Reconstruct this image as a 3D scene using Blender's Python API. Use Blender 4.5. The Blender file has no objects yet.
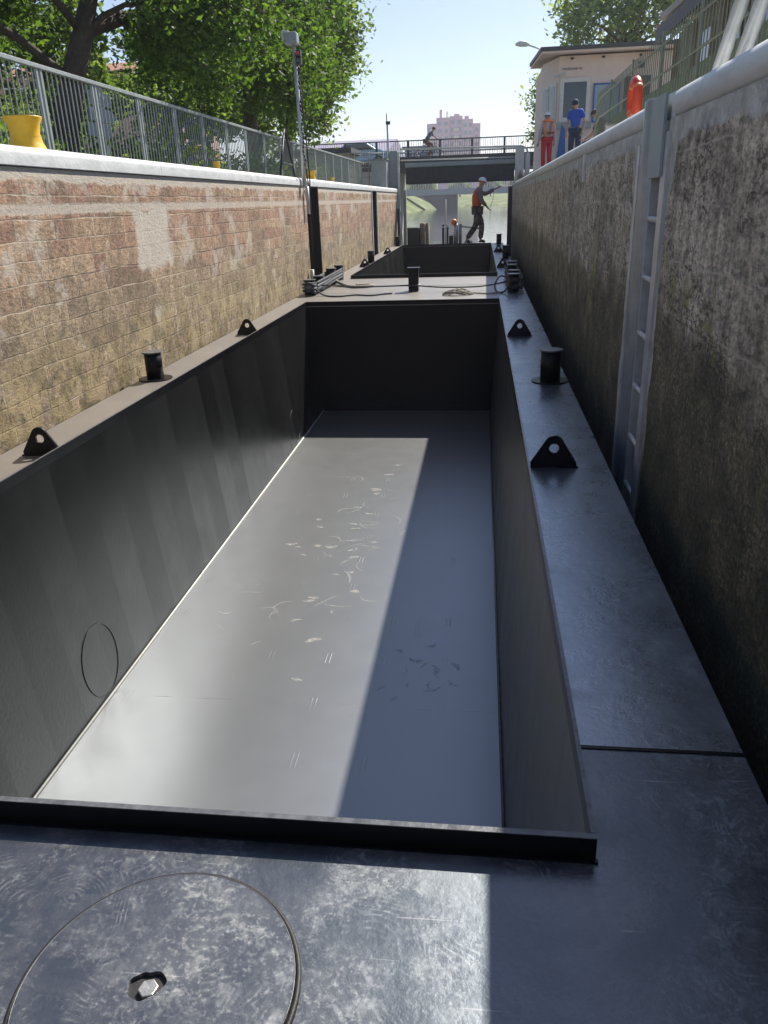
import bpy, bmesh, math, random
import numpy as np
from mathutils import Vector, Matrix
rnd = random.Random(7)
C = bpy.context.scene.collection
R = math.radians
PI = math.pi

# ------------------------------------------------------------------ camera
cam = bpy.data.cameras.new('camera')
camo = bpy.data.objects.new('camera', cam); C.objects.link(camo)
bpy.context.scene.camera = camo
cam.sensor_fit = 'VERTICAL'; cam.sensor_height = 36.0; cam.lens = 769.0/1024*36
cam.clip_start = 0.05; cam.clip_end = 6000
f_ = 769.0; vx, vy, rvx = 482-384.0, 198.5-512.0, 450-384.0
Y = Vector((vx, -vy, -f_)).normalized()
a_ = -(f_*f_+vx*rvx)/vy
Z = -Vector((rvx, -a_, -f_)).normalized()
X = Y.cross(Z)
M = Matrix((X, Y, Z)).to_4x4()
M.translation = Vector((0, 0, 1.35))
camo.matrix_world = M

# ------------------------------------------------------------------ light
SUN = Vector((0.48, 0.90, 1.0)).normalized()
w = bpy.data.worlds.new('World'); bpy.context.scene.world = w; w.use_nodes = True
nt = w.node_tree; bg = nt.nodes['Background']
sky = nt.nodes.new('ShaderNodeTexSky'); sky.sky_type = 'NISHITA'; sky.sun_disc = False
sky.sun_elevation = math.asin(SUN.z); sky.sun_rotation = math.atan2(SUN.x, SUN.y)
sky.air_density = 1.0; sky.dust_density = 0.4; sky.ozone_density = 2.2; sky.altitude = 100
tn = nt.nodes.new('ShaderNodeMix'); tn.data_type = 'RGBA'; tn.blend_type = 'MULTIPLY'; tn.inputs[0].default_value = 1; tn.inputs[7].default_value = (1.0, .915, .91, 1)
nt.links.new(sky.outputs[0], tn.inputs[6]); nt.links.new(tn.outputs[2], bg.inputs[0]); bg.inputs[1].default_value = 0.075
sl = bpy.data.lights.new('sun', 'SUN'); sl.energy = 4.2; sl.angle = R(0.55); sl.color = (1.0, 0.94, 0.84)
so = bpy.data.objects.new('sun', sl); C.objects.link(so)
so.rotation_euler = SUN.to_track_quat('Z', 'Y').to_euler(); so.location = (20, 40, 60)
vs = bpy.context.scene.view_settings
vs.view_transform = 'Standard'; vs.look = 'None'; vs.gamma = 1; vs.exposure = 1.02; vs.use_curve_mapping = False

# ------------------------------------------------------------------ node helpers
class N:
    def __init__(s, name):
        s.m = bpy.data.materials.new(name); s.m.use_nodes = True
        s.t = s.m.node_tree; s.b = s.t.nodes['Principled BSDF']; s.out = s.t.nodes['Material Output']
        s._co = None
    def n(s, typ, **kw):
        nd = s.t.nodes.new(typ)
        for k, v in kw.items(): setattr(nd, k, v)
        return nd
    def put(s, sock, v):
        if isinstance(v, bpy.types.NodeSocket): s.t.links.new(v, sock)
        elif v is not None:
            if isinstance(v, (tuple, list)) and len(v) == 3 and sock.type == 'RGBA': v = (*v, 1)
            sock.default_value = v
    def co(s):
        if s._co is None: s._co = s.n('ShaderNodeTexCoord').outputs['Object']
        return s._co
    def mapping(s, scale=(1, 1, 1), loc=(0, 0, 0), rot=(0, 0, 0), v=None):
        m = s.n('ShaderNodeMapping'); s.put(m.inputs[0], v or s.co())
        m.inputs['Scale'].default_value = scale; m.inputs['Location'].default_value = loc; m.inputs['Rotation'].default_value = rot
        return m.outputs[0]
    def noise(s, scale, detail=4, rough=.55, dist=0, v=None, lac=2.0):
        n = s.n('ShaderNodeTexNoise'); s.put(n.inputs['Vector'], v or s.co())
        n.inputs['Scale'].default_value = scale; n.inputs['Detail'].default_value = detail
        n.inputs['Roughness'].default_value = rough; n.inputs['Distortion'].default_value = dist
        return n.outputs['Fac']
    def vor(s, scale, feature='F1', v=None, rand=1):
        n = s.n('ShaderNodeTexVoronoi', feature=feature); s.put(n.inputs['Vector'], v or s.co())
        n.inputs['Scale'].default_value = scale; n.inputs['Randomness'].default_value = rand
        return n
    def ramp(s, fac, pts, interp='LINEAR'):
        r = s.n('ShaderNodeValToRGB'); s.put(r.inputs[0], fac); r.color_ramp.interpolation = interp
        el = r.color_ramp.elements
        while len(el) < len(pts): el.new(.5)
        for e, (p, c) in zip(el, pts):
            e.position = p; e.color = (c, c, c, 1) if isinstance(c, (int, float)) else (*c, 1)
        return r.outputs[0]
    def mix(s, fac, a, b, mode='MIX'):
        m = s.n('ShaderNodeMix', data_type='RGBA', blend_type=mode)
        s.put(m.inputs[0], fac); s.put(m.inputs[6], a); s.put(m.inputs[7], b)
        return m.outputs[2]
    def math(s, op, a, b=None, c=None, clamp=False):
        m = s.n('ShaderNodeMath', operation=op, use_clamp=clamp)
        s.put(m.inputs[0], a)
        if b is not None: s.put(m.inputs[1], b)
        if c is not None: s.put(m.inputs[2], c)
        return m.outputs[0]
    def step(s, v, lo, hi, o0=0., o1=1.):
        m = s.n('ShaderNodeMapRange', interpolation_type='SMOOTHSTEP'); s.put(m.inputs[0], v)
        m.inputs[1].default_value = lo; m.inputs[2].default_value = hi
        m.inputs[3].default_value = o0; m.inputs[4].default_value = o1
        return m.outputs[0]
    def sep(s, v=None):
        n = s.n('ShaderNodeSeparateXYZ'); s.put(n.inputs[0], v or s.co()); return n.outputs
    def comb(s, x, y, z):
        n = s.n('ShaderNodeCombineXYZ'); s.put(n.inputs[0], x); s.put(n.inputs[1], y); s.put(n.inputs[2], z); return n.outputs[0]
    def bump(s, h, dist=.01, strength=1., normal=None):
        b = s.n('ShaderNodeBump'); s.put(b.inputs['Height'], h); b.inputs['Distance'].default_value = dist
        b.inputs['Strength'].default_value = strength
        if normal is not None: s.put(b.inputs['Normal'], normal)
        return b.outputs[0]
    def set(s, color=None, rough=None, metal=None, normal=None, **kw):
        b = s.b
        if color is not None: s.put(b.inputs['Base Color'], color)
        if rough is not None: s.put(b.inputs['Roughness'], rough)
        if metal is not None: s.put(b.inputs['Metallic'], metal)
        if normal is not None: s.put(b.inputs['Normal'], normal)
        for k, v in kw.items(): s.put(b.inputs[k.replace('_', ' ')], v)
        return s.m

def simple(name, col, rough=.6, metal=0., var=.18, scale=6, bump=.002, bscale=40):
    s = N(name)
    n1 = s.noise(scale, 5, .6)
    c = s.mix(1., col, s.ramp(n1, [(.25, 1-var), (.75, 1+var)]), 'MULTIPLY')
    r = s.math('ADD', rough-.08, s.math('MULTIPLY', n1, .16))
    return s.set(c, r, metal, s.bump(s.noise(bscale, 3), bump))

# black barge paint, several states of wear; some carry reflected light in their colour
def paint(name, base, rough, ior=1.5, wear=0., swirl=0., bumps=.0015, tint=None, rvar=.2, marks=False, stripes=False, seamy=None, dust=0., coarse=1.):
    s = N(name); co = s.co(); x, y, z = s.sep()
    warp = s.n('ShaderNodeVectorMath', operation='ADD'); s.put(warp.inputs[0], co)
    wn = s.n('ShaderNodeTexNoise'); s.put(wn.inputs['Vector'], co); wn.inputs['Scale'].default_value = 2.2; wn.inputs['Detail'].default_value = 3
    wsub = s.n('ShaderNodeVectorMath', operation='SCALE'); s.put(wsub.inputs[0], wn.outputs['Color']); wsub.inputs['Scale'].default_value = .5
    s.put(warp.inputs[1], wsub.outputs[0]); wv = warp.outputs[0]
    big = s.noise(1.1, 4, .6, v=wv)
    mid = s.noise(5, 6, .62)
    fine = s.noise(38, 4, .6)
    col = s.mix(s.ramp(big, [(.3, 0.), (.7, 1.)]), base, tuple(c*1.35+.002 for c in base))
    rg = s.math('ADD', rough-rvar/2, s.math('MULTIPLY', mid, rvar))
    h = s.math('MULTIPLY', fine, .25)
    if stripes:
        idx = s.math('FLOOR', s.math('DIVIDE', s.math('ADD', y, s.math('MULTIPLY', big, .02)), .36))
        wnz = s.n('ShaderNodeTexWhiteNoise', noise_dimensions='1D'); s.put(wnz.inputs['W'], idx)
        fr = s.math('FRACT', s.math('DIVIDE', y, .36))
        b = s.math('ADD', s.math('MULTIPLY', wnz.outputs[0], .8), s.math('MULTIPLY', fr, .2))
        col = s.mix(1., col, s.ramp(b, [(0, .75), (1, 1.3)]), 'MULTIPLY')
        rg = s.math('ADD', rg, s.math('MULTIPLY', b, .10))
        h = s.math('ADD', h, s.math('MULTIPLY', s.math('ABSOLUTE', s.math('SUBTRACT', s.math('FRACT', s.math('DIVIDE', y, .72)), .5)), 2.0))
    if wear > 0:
        # dusty wiped patches with brushed arcs and small drying marks
        p = s.ramp(s.noise(3.2, 9, .74, .5), [(.42, 0.), (.66, 1.)])
        vd = s.vor(3.3, 'F1', v=wv).outputs['Distance']
        arc = s.math('SINE', s.math('ADD', s.math('MULTIPLY', vd, 130), s.math('MULTIPLY', s.noise(5, 3), 9)))
        arc = s.math('MULTIPLY', s.ramp(arc, [(.1, 0.), (1., 1.)]), s.math('MULTIPLY', s.ramp(s.noise(4.4, 5, .65), [(.50, 0.), (.60, 1.)]), s.ramp(s.noise(40, 4, .7), [(.4, 0.), (.6, 1.)])))
        spk = s.ramp(s.noise(75, 6, .74), [(.52, 0.), (.64, 1.)])
        blob = s.ramp(s.noise(24, 7, .72, .5), [(.50, 0.), (.62, 1.)])
        area = s.ramp(s.noise(3.3, 6, .7, .6), [(.42, .05), (.58, 1.)])
        wtot = s.math('ADD', s.math('MULTIPLY', p, .14), s.math('MULTIPLY', arc, .30))
        wtot = s.math('ADD', wtot, s.math('MULTIPLY', s.math('MULTIPLY', spk, area), .34))
        wtot = s.math('ADD', wtot, s.math('MULTIPLY', s.math('MULTIPLY', blob, area), .24))
        wtot = s.math('MULTIPLY', wtot, wear, clamp=True)
        col = s.mix(wtot, col, (.42, .41, .39))
        rg = s.math('ADD', rg, s.math('MULTIPLY', wtot, .55))
        h = s.math('ADD', h, s.math('ADD', s.math('MULTIPLY', mid, .5*coarse), s.math('MULTIPLY', s.noise(20, 6, .7), .35)))
        for k, (ang, th) in enumerate(((.6, .70), (2.3, .71), (1.45, .72), (2.9, .71))):
            sc = s.noise(4.5, 2, .5, .15, v=s.mapping((.55, 16, 1), (k*3.1, k*5.3, 0), (0, 0, ang)))
            sm = s.math('MULTIPLY', s.ramp(sc, [(th, 0.), (th+.02, 1.)]), s.ramp(s.noise(5+k, 2), [(.5, 0.), (.6, 1.)]))
            col = s.mix(s.math('MULTIPLY', sm, .6*min(wear, 1)), col, (.42, .40, .37))
    if swirl > 0:
        d = s.vor(.9, 'F1', v=wv).outputs['Distance']
        rr = s.ramp(s.math('ABSOLUTE', s.math('SUBTRACT', s.math('ADD', d, s.math('MULTIPLY', mid, .12)), .42)), [(.0, 1.), (.06, 0.)])
        rr = s.math('MULTIPLY', rr, s.ramp(s.noise(3, 3), [(.42, 0.), (.6, 1.)]))
        col = s.mix(s.math('MULTIPLY', rr, swirl), col, (.10, .10, .098))
        rg = s.math('ADD', rg, s.math('MULTIPLY', rr, .25*swirl))
    if marks:
        # pairs of short weld beads telegraphing through the plate, on a loose grid
        gx = s.math('FRACT', s.math('DIVIDE', x, .40)); gy = s.math('FRACT', s.math('DIVIDE', y, .52))
        l1 = s.ramp(s.math('ABSOLUTE', s.math('SUBTRACT', s.math('ABSOLUTE', s.math('SUBTRACT', gx, .5)), .035)), [(.0, 1.), (.014, 0.)])
        l2 = s.ramp(s.math('ABSOLUTE', s.math('SUBTRACT', gy, .5)), [(.11, 1.), (.13, 0.)])
        bead = s.math('MULTIPLY', s.math('MULTIPLY', l1, l2), s.ramp(s.noise(1.7, 2), [(.42, .0), (.55, 1.)]))
        l3 = s.ramp(s.math('ABSOLUTE', s.math('SUBTRACT', s.math('FRACT', s.math('DIVIDE', y, 1.56)), .5)), [(.002, 1.), (.0045, 0.)])
        l3 = s.math('MULTIPLY', l3, s.ramp(s.noise(9, 2, v=s.mapping((1, .1, 1))), [(.5, 0.), (.58, 1.)]))
        bead = s.math('MAXIMUM', bead, l3)
        h = s.math('ADD', h, s.math('MULTIPLY', bead, 1.1))
        dots = s.ramp(s.vor(5).outputs['Distance'], [(.012, 1.), (.02, 0.)])
        col = s.mix(s.math('MULTIPLY', dots, .4), col, (.35, .34, .32))
    if dust > 0:
        dn = s.ramp(s.noise(1.6, 6, .6), [(.25, .7), (.75, 1.)])
        col = s.mix(s.math('MULTIPLY', dn, dust), col, (.22, .195, .165))
    return s.set(col, rg, 0., s.bump(h, bumps), IOR=ior, Specular_Tint=tint)

M_ = {}
SKY_TINT = (.76, .88, 1., 1.)  # blue of the reflected sky put into the specular tint of shaded steel
M_['paint'] = paint('black_paint', (.003, .0034, .005), .34, 1.33)
M_['deck'] = paint('deck_paint', (.020, .021, .024), .32, 2.15, wear=.8, swirl=.8, bumps=.0024, tint=SKY_TINT)
M_['sidedeck'] = paint('side_deck_paint', (.038, .040, .045), .27, 3.3, wear=.42, swirl=.5, bumps=.0026, tint=SKY_TINT)
M_['leftdeck'] = paint('dusty_deck_paint', (.04, .04, .041), .42, 1.8, wear=.3, bumps=.002, dust=.75)
M_['floor'] = paint('hold_floor_paint', (.036, .034, .032), .37, 2.8, marks=True, bumps=.0009, dust=.25, tint=(.80, .90, 1, 1), rvar=.06)  # bluish tint puts sky reflection into the floor's sheen
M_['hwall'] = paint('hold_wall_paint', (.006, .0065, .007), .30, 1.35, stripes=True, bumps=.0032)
M_['hwallR'] = paint('hold_wall_paint_with_bounce', (.020, .022, .025), .32, 1.75, stripes=True, bumps=.0032, tint=SKY_TINT)  # lighter, bluer copy; light reflected onto this wall put into the colour
M_['rim'] = simple('worn_rim_paint', (.10, .105, .115), .32, 0, .5, 30)
M_['scuffed'] = paint('hatch_paint', (.020, .021, .024), .32, 2.15, wear=.9, bumps=.002, tint=SKY_TINT)
M_['galv'] = simple('galvanised_steel', (.56, .58, .58), .42, .4, .22, 9, .001)
M_['fencem'] = simple('grey_fence_paint', (.27, .30, .30), .5, .2, .15, 8)
M_['bare'] = simple('bare_steel', (.55, .53, .48), .35, .8, .3, 40)
M_['yellow'] = simple('yellow_paint', (.72, .42, .02), .45, 0, .15, 14)
M_['red'] = simple('red_orange_shell', (.72, .07, .02), .4, 0, .12, 10)
M_['rope'] = simple('rope_fibre', (.045, .05, .06), .8, 0, .4, 60, .003, 120)
M_['ropelight'] = simple('pale_rope', (.30, .27, .22), .85, 0, .3, 60, .003, 120)
M_['white'] = simple('white_paint', (.62, .62, .58), .5, 0, .14, 6)
M_['grey'] = simple('grey_cabinet_paint', (.30, .34, .35), .5, .1, .12, 5)
M_['darkst'] = simple('dark_steel', (.035, .04, .045), .5, .3, .3, 8)
M_['conc'] = simple('concrete', (.38, .36, .33), .85, 0, .2, 4, .006)
M_['asph'] = simple('asphalt', (.07, .07, .07), .9, 0, .15, 5, .004)
M_['pinkwall'] = simple('pale_pink_render', (.72, .58, .52), .85, 0, .07, 3, .002)
M_['roofd'] = simple('dark_roof_edge', (.06, .06, .062), .6, 0, .1, 5)
M_['soffit'] = simple('soffit_boards', (.72, .58, .50), .8, 0, .08, 3)
M_['blue'] = simple('blue_paint', (.02, .12, .36), .5, 0, .1, 6)
M_['orange'] = simple('orange_float', (.75, .22, .08), .5, 0, .1, 6)
M_['timber'] = simple('weathered_timber', (.28, .22, .16), .9, 0, .35, 10, .01)
M_['rubber'] = simple('black_rubber', (.012, .012, .013), .6, 0, .2, 10)
M_['signgrey'] = simple('grey_sign_back', (.30, .36, .42), .5, .2, .08, 6)
M_['bark'] = simple('bark', (.075, .062, .05), .95, 0, .4, 12, .03, 18)
g = N('window_glass'); M_['glass'] = g.set(g.mix(g.noise(1.5, 3), (.03, .045, .06), (.07, .10, .12)), .06, 0.)

def stone_left():
    s = N('stone_block_wall'); x, y, z = s.sep()
    n0 = s.n('ShaderNodeTexNoise'); s.put(n0.inputs['Vector'], s.co()); n0.inputs['Scale'].default_value = 2.6; n0.inputs['Detail'].default_value = 5
    o = s.sep(n0.outputs['Color'])
    yy = s.math('ADD', y, s.math('MULTIPLY', s.math('SUBTRACT', o[0], .5), .10))
    zz = s.math('ADD', z, s.math('MULTIPLY', s.math('SUBTRACT', o[1], .5), .035))
    # slightly uneven course heights
    zz = s.math('ADD', zz, s.math('MULTIPLY', s.math('SINE', s.math('MULTIPLY', z, 11.)), .012))
    def blocks(hgt, seed):
        zr_ = s.math('ADD', s.math('DIVIDE', zz, hgt), seed); row = s.math('FLOOR', zr_)
        wa = s.n('ShaderNodeTexWhiteNoise', noise_dimensions='1D'); s.put(wa.inputs['W'], row)
        wb = s.n('ShaderNodeTexWhiteNoise', noise_dimensions='1D'); s.put(wb.inputs['W'], s.math('ADD', row, 31.7))
        wd = s.math('ADD', .20, s.math('MULTIPLY', wa.outputs[0], .22))
        fy = s.math('DIVIDE', s.math('ADD', yy, s.math('MULTIPLY', wb.outputs[0], 3.)), wd)
        # uneven joint spacing along the course
        jn = s.n('ShaderNodeTexNoise', noise_dimensions='2D'); s.put(jn.inputs['Vector'], s.comb(s.math('MULTIPLY', fy, .55), s.math('MULTIPLY', row, 7.3), 0.)); jn.inputs['Scale'].default_value = 1.; jn.inputs['Detail'].default_value = 0
        fy = s.math('ADD', fy, s.math('MULTIPLY', jn.outputs['Fac'], 1.3))
        cell = s.math('FLOOR', fy)
        wc = s.n('ShaderNodeTexWhiteNoise', noise_dimensions='2D'); s.put(wc.inputs['Vector'], s.comb(cell, row, 0.))
        ey = s.math('MULTIPLY', s.math('SUBTRACT', .5, s.math('ABSOLUTE', s.math('SUBTRACT', s.math('FRACT', fy), .5))), wd)
        ez = s.math('MULTIPLY', s.math('SUBTRACT', .5, s.math('ABSOLUTE', s.math('SUBTRACT', s.math('FRACT', zr_), .5))), hgt)
        wob = s.math('MULTIPLY', s.math('SUBTRACT', s.noise(14, 4, .65), .5), .016)
        d = s.math('ADD', s.math('MINIMUM', ey, ez), wob)
        return wc.outputs[0], s.step(d, .001, .007, 1., 0.)
    rv, mort = blocks(.137, 0.35)
    wide = s.noise(.8, 5, .6)
    t = s.math('ADD', s.math('MULTIPLY', rv, .42), s.math('ADD', s.math('MULTIPLY', s.noise(5.1, 7, .72), .42), s.math('MULTIPLY', s.noise(1.2, 3), .2)))
    stone = s.ramp(t, [(.24, (.21, .155, .12)), (.38, (.33, .215, .165)), (.50, (.42, .29, .215)), (.60, (.38, .275, .20)), (.70, (.40, .305, .225)), (.86, (.52, .39, .30))])
    low = s.ramp(t, [(.24, (.18, .155, .12)), (.42, (.30, .245, .185)), (.58, (.36, .30, .225)), (.86, (.47, .40, .30))])
    zn = s.math('ADD', z, s.math('MULTIPLY', s.math('SUBTRACT', wide, .5), 1.6))
    lowmask = s.step(zn, .55, 1.05, 1., 0.)
    col = s.mix(lowmask, stone, low)
    fine = s.noise(30, 8, .74, v=s.mapping((1, .7, 1.4)))
    col = s.mix(1., col, s.ramp(fine, [(.34, .45), (.5, 1.0), (.68, 1.42)]), 'MULTIPLY')
    col = s.mix(1., col, s.ramp(s.noise(11, 10, .80), [(.36, .50), (.5, .95), (.64, 1.28)]), 'MULTIPLY')
    stn = s.ramp(s.noise(1.7, 8, .74, .4, v=s.mapping((1, 1., .8))), [(.50, 0.), (.62, .55)])
    col = s.mix(stn, col, (.15, .115, .08))
    col = s.mix(1., col, (.96, .885, .80), 'MULTIPLY')
    # mortar smears, partly covering the stones
    pl = s.math('ADD', s.noise(1.9, 7, .65), s.step(z, 1.0, 1.3, 0., .035))
    plm = s.ramp(pl, [(.575, 0.), (.64, 1.)])
    band = s.math('MULTIPLY', s.step(s.math('ABSOLUTE', s.math('SUBTRACT', s.math('ADD', z, s.math('MULTIPLY', s.math('SUBTRACT', fine, .5), .06)), 1.38)), .022, .045, 1., 0.), .8)
    top = s.step(s.math('ADD', z, s.math('MULTIPLY', s.math('SUBTRACT', s.noise(6, 5, .6), .5), .12)), 1.545, 1.57)
    # a squarish repaired patch
    pn = s.math('MULTIPLY', s.math('SUBTRACT', s.noise(4, 4, .6), .5), .35)
    px = s.step(s.math('ADD', s.math('ABSOLUTE', s.math('SUBTRACT', y, 7.15)), pn), .34, .44, 1., 0.)
    pz = s.step(s.math('ADD', s.math('ABSOLUTE', s.math('SUBTRACT', z, 1.12)), pn), .22, .30, 1., 0.)
    pm = s.math('MAXIMUM', s.math('MAXIMUM', s.math('MULTIPLY', plm, .7), band), s.math('MAXIMUM', top, s.math('MULTIPLY', px, pz)))
    pcol = s.mix(s.noise(9, 5, .7), (.40, .36, .30), (.62, .56, .48))
    mstr = s.ramp(s.noise(2.3, 5, .65), [(.36, .3), (.58, .95)])
    col = s.mix(s.math('MULTIPLY', mort, mstr), col, s.mix(s.ramp(s.noise(1.1, 3), [(.45, 0.), (.55, 1.)]), (.50, .43, .34), (.12, .10, .08)))
    col = s.mix(pm, col, pcol)
    # dark cracks
    cr = s.vor(1.5, 'DISTANCE_TO_EDGE', v=s.comb(yy, s.math('MULTIPLY', zz, 2.2), 0.)).outputs['Distance']
    crm = s.math('MULTIPLY', s.ramp(cr, [(.0, 1.), (.004, 0.)]), s.ramp(s.noise(1.4, 3), [(.52, 0.), (.6, 1.)]))
    # ochre lichen and dark algae near the water
    lz = s.step(s.math('ADD', z, s.math('MULTIPLY', s.math('SUBTRACT', s.noise(1.1, 4, .6), .5), 1.0)), .1, .85, 1., 0.)
    streak = s.noise(3, 5, .62, v=s.mapping((1, 1.6, .8)))
    lm = s.math('MULTIPLY', lz, s.ramp(streak, [(.45, 0.), (.52, 1.)]))
    lcol = s.mix(s.ramp(s.noise(24, 7, .75), [(.4, 0.), (.6, 1.)]), (.05, .042, .018), (.27, .205, .085))
    col = s.mix(s.math('MULTIPLY', lm, .75), col, lcol)
    oc = s.math('MULTIPLY', s.step(s.math('ADD', z, s.math('MULTIPLY', s.noise(1.6, 4), .5)), .45, .95, 1., 0.), s.ramp(s.noise(4.2, 9, .78), [(.48, 0.), (.57, .75)]))
    col = s.mix(oc, col, s.mix(s.noise(30, 5, .7), (.27, .205, .095), (.52, .42, .25)))
    dk = s.math('MULTIPLY', s.step(z, .1, 1.1, 1., .1), s.ramp(s.noise(6, 8, .78), [(.55, 0.), (.61, 1.)]))
    col = s.mix(s.math('MULTIPLY', dk, .75), col, (.07, .065, .045))
    wet = s.step(s.math('ADD', z, s.math('MULTIPLY', s.noise(3, 4), .3)), -.15, .12, 1., 0.)
    col = s.mix(s.math('MULTIPLY', wet, .8), col, (.05, .055, .03))
    rel = s.math('ADD', s.math('MULTIPLY', s.math('MULTIPLY', s.math('SUBTRACT', 1., mort), s.math('SUBTRACT', 1., s.math('MULTIPLY', pm, .8))), .22), s.math('MULTIPLY', fine, .9))
    rel = s.math('ADD', rel, s.math('MULTIPLY', s.noise(60, 4, .7), .35))
    rel = s.math('ADD', rel, s.math('MULTIPLY', rv, .4))
    return s.set(col, .92, 0., s.bump(rel, .010))
M_['stoneL'] = stone_left()

def stone_right():
    s = N('mossy_concrete_wall'); x, y, z = s.sep()
    sv = s.mapping((1, .62, 1.25))
    n1 = s.noise(1.5, 9, .74, .3, v=sv); n2 = s.noise(8, 8, .74, v=sv); n3 = s.noise(48, 6, .74, v=sv)
    col = s.ramp(n1, [(.32, (.33, .28, .21)), (.45, (.47, .395, .30)), (.57, (.57, .485, .375)), (.70, (.70, .62, .50))])
    col = s.mix(1., col, s.ramp(n2, [(.36, .5), (.5, 1.), (.64, 1.3)]), 'MULTIPLY')
    vst = s.noise(7, 6, .7, v=s.mapping((1, 2.2, .22)))
    col = s.mix(1., col, s.ramp(vst, [(.36, .62), (.5, 1.), (.64, 1.2)]), 'MULTIPLY')
    col = s.mix(1., col, s.ramp(n3, [(.36, .42), (.5, 1.), (.64, 1.45)]), 'MULTIPLY')
    zz = s.math('ADD', z, s.math('MULTIPLY', s.math('SUBTRACT', s.noise(2.5, 5, .6), .5), .07))
    jz = s.math('ABSOLUTE', s.math('SUBTRACT', s.math('FRACT', s.math('DIVIDE', zz, .235)), .5))
    jm = s.math('MULTIPLY', s.ramp(jz, [(.0, 1.), (.03, 0.)]), s.ramp(s.noise(2.1, 5, .7), [(.40, 0.), (.54, .9)]))
    dj = s.math('MULTIPLY', s.step(s.math('ABSOLUTE', s.math('SUBTRACT', s.math('FRACT', s.math('DIVIDE', s.math('ADD', y, s.math('MULTIPLY', n2, .08)), .71)), .5)), .0, .008, 1., 0.), s.ramp(s.noise(1.3, 4), [(.5, 0.), (.58, .8)]))
    rid = s.math('ABSOLUTE', s.math('SUBTRACT', s.noise(5.5, 8, .7, v=sv), .5))
    crk = s.math('MULTIPLY', s.ramp(rid, [(.0, 1.), (.016, 0.)]), s.ramp(s.noise(2.7, 4), [(.45, 0.), (.55, .85)]))
    col = s.mix(s.math('MAXIMUM', crk, dj), col, (.05, .042, .03))
    col = s.mix(jm, col, (.62, .56, .47))
    # damp, moss and black algae
    zn = s.math('ADD', z, s.math('MULTIPLY', s.math('SUBTRACT', s.noise(1.2, 7, .68), .5), .9))
    wet = s.step(zn, .66, .92, 1., 0.)
    spk = s.noise(42, 7, .78)
    moss = s.ramp(s.math('ADD', s.math('MULTIPLY', spk, .6), s.math('MULTIPLY', s.noise(4, 7, .72), .4)), [(.40, (.018, .018, .010)), (.48, (.085, .078, .040)), (.55, (.22, .19, .10)), (.63, (.55, .49, .32))])
    col = s.mix(s.math('MULTIPLY', wet, .92), col, moss)
    deep = s.step(zn, .0, .5, 1., 0.)
    col = s.mix(s.math('MULTIPLY', deep, .5), col, (.014, .016, .010))
    ye = s.math('MULTIPLY', s.ramp(s.noise(2.6, 8, .75), [(.57, 0.), (.63, 1.)]), s.math('MULTIPLY', s.step(z, .2, .7), s.step(z, 1.1, 1.4, 1., 0.)))
    col = s.mix(s.math('MULTIPLY', ye, .7), col, (.36, .35, .12))
    # cement round the coping and the ladder recess
    en = s.math('MULTIPLY', s.math('SUBTRACT', s.noise(4, 5, .6), .5), .16)
    top = s.step(s.math('ADD', z, en), 1.57, 1.60)
    lad = s.step(s.math('ADD', s.math('ABSOLUTE', s.math('SUBTRACT', y, 4.62)), s.math('ADD', en, s.math('MULTIPLY', s.step(z, 1.2, 1.6), -.12))), .46, .48, 1., 0.)
    cem = s.math('MAXIMUM', top, s.math('MULTIPLY', lad, s.step(z, -.2, .4, .35, 1.)))
    ccol = s.mix(s.ramp(s.noise(7, 8, .75), [(.35, 0.), (.65, 1.)]), (.30, .29, .25), (.62, .61, .55))
    col = s.mix(cem, col, ccol)
    far = s.math('MULTIPLY', s.step(s.math('ABSOLUTE', s.math('SUBTRACT', y, 15.2)), .05, .08, 1., 0.), .7)
    col = s.mix(far, col, (.03, .03, .025))
    rel = s.math('ADD', s.math('MULTIPLY', n2, .9), s.math('MULTIPLY', n3, .8))
    rel = s.math('SUBTRACT', rel, s.math('MULTIPLY', crk, .4))
    rel = s.math('MULTIPLY', rel, s.math('SUBTRACT', 1., s.math('MULTIPLY', cem, .7)))
    rg = s.math('SUBTRACT', .92, s.math('MULTIPLY', wet, .25))
    return s.set(col, rg, 0., s.bump(rel, .014))
M_['stoneR'] = stone_right()

def coping_mat():
    s = N('pale_coping'); n = s.noise(3, 6, .65); x, y, z = s.sep()
    st = s.noise(9, 4, .6, v=s.mapping((2, .5, 2)))
    col = s.ramp(s.math('ADD', s.math('MULTIPLY', n, .5), s.math('MULTIPLY', st, .5)), [(.3, (.42, .44, .44)), (.5, (.58, .60, .60)), (.7, (.70, .71, .70))])
    j = s.step(s.math('ABSOLUTE', s.math('SUBTRACT', s.math('FRACT', s.math('DIVIDE', y, 3.0)), .5)), .0, .0022, 1., 0.)
    col = s.mix(s.math('MULTIPLY', j, .7), col, (.1, .1, .1))
    return s.set(col, .55, .05, s.bump(s.noise(25, 4), .003))
M_['coping'] = coping_mat()

def ground_mat():
    s = N('ground_soil_grass'); x, y, z = s.sep()
    n = s.noise(.5, 6, .7); m = s.noise(7, 6, .7)
    grass = s.ramp(m, [(.3, (.045, .075, .015)), (.55, (.10, .15, .03)), (.75, (.19, .24, .06))])
    soil = s.ramp(m, [(.3, (.16, .14, .11)), (.7, (.33, .30, .25))])
    k = s.ramp(n, [(.42, 0.), (.55, 1.)])
    col = s.mix(k, grass, soil)
    col = s.mix(s.step(y, 34, 40), col, s.mix(s.ramp(s.noise(.25, 4), [(.5, 0.), (.62, .6)]), grass, (.30, .27, .14)))
    return s.set(col, .95, 0., s.bump(s.noise(12, 5), .05))
M_['ground'] = ground_mat()

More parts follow.
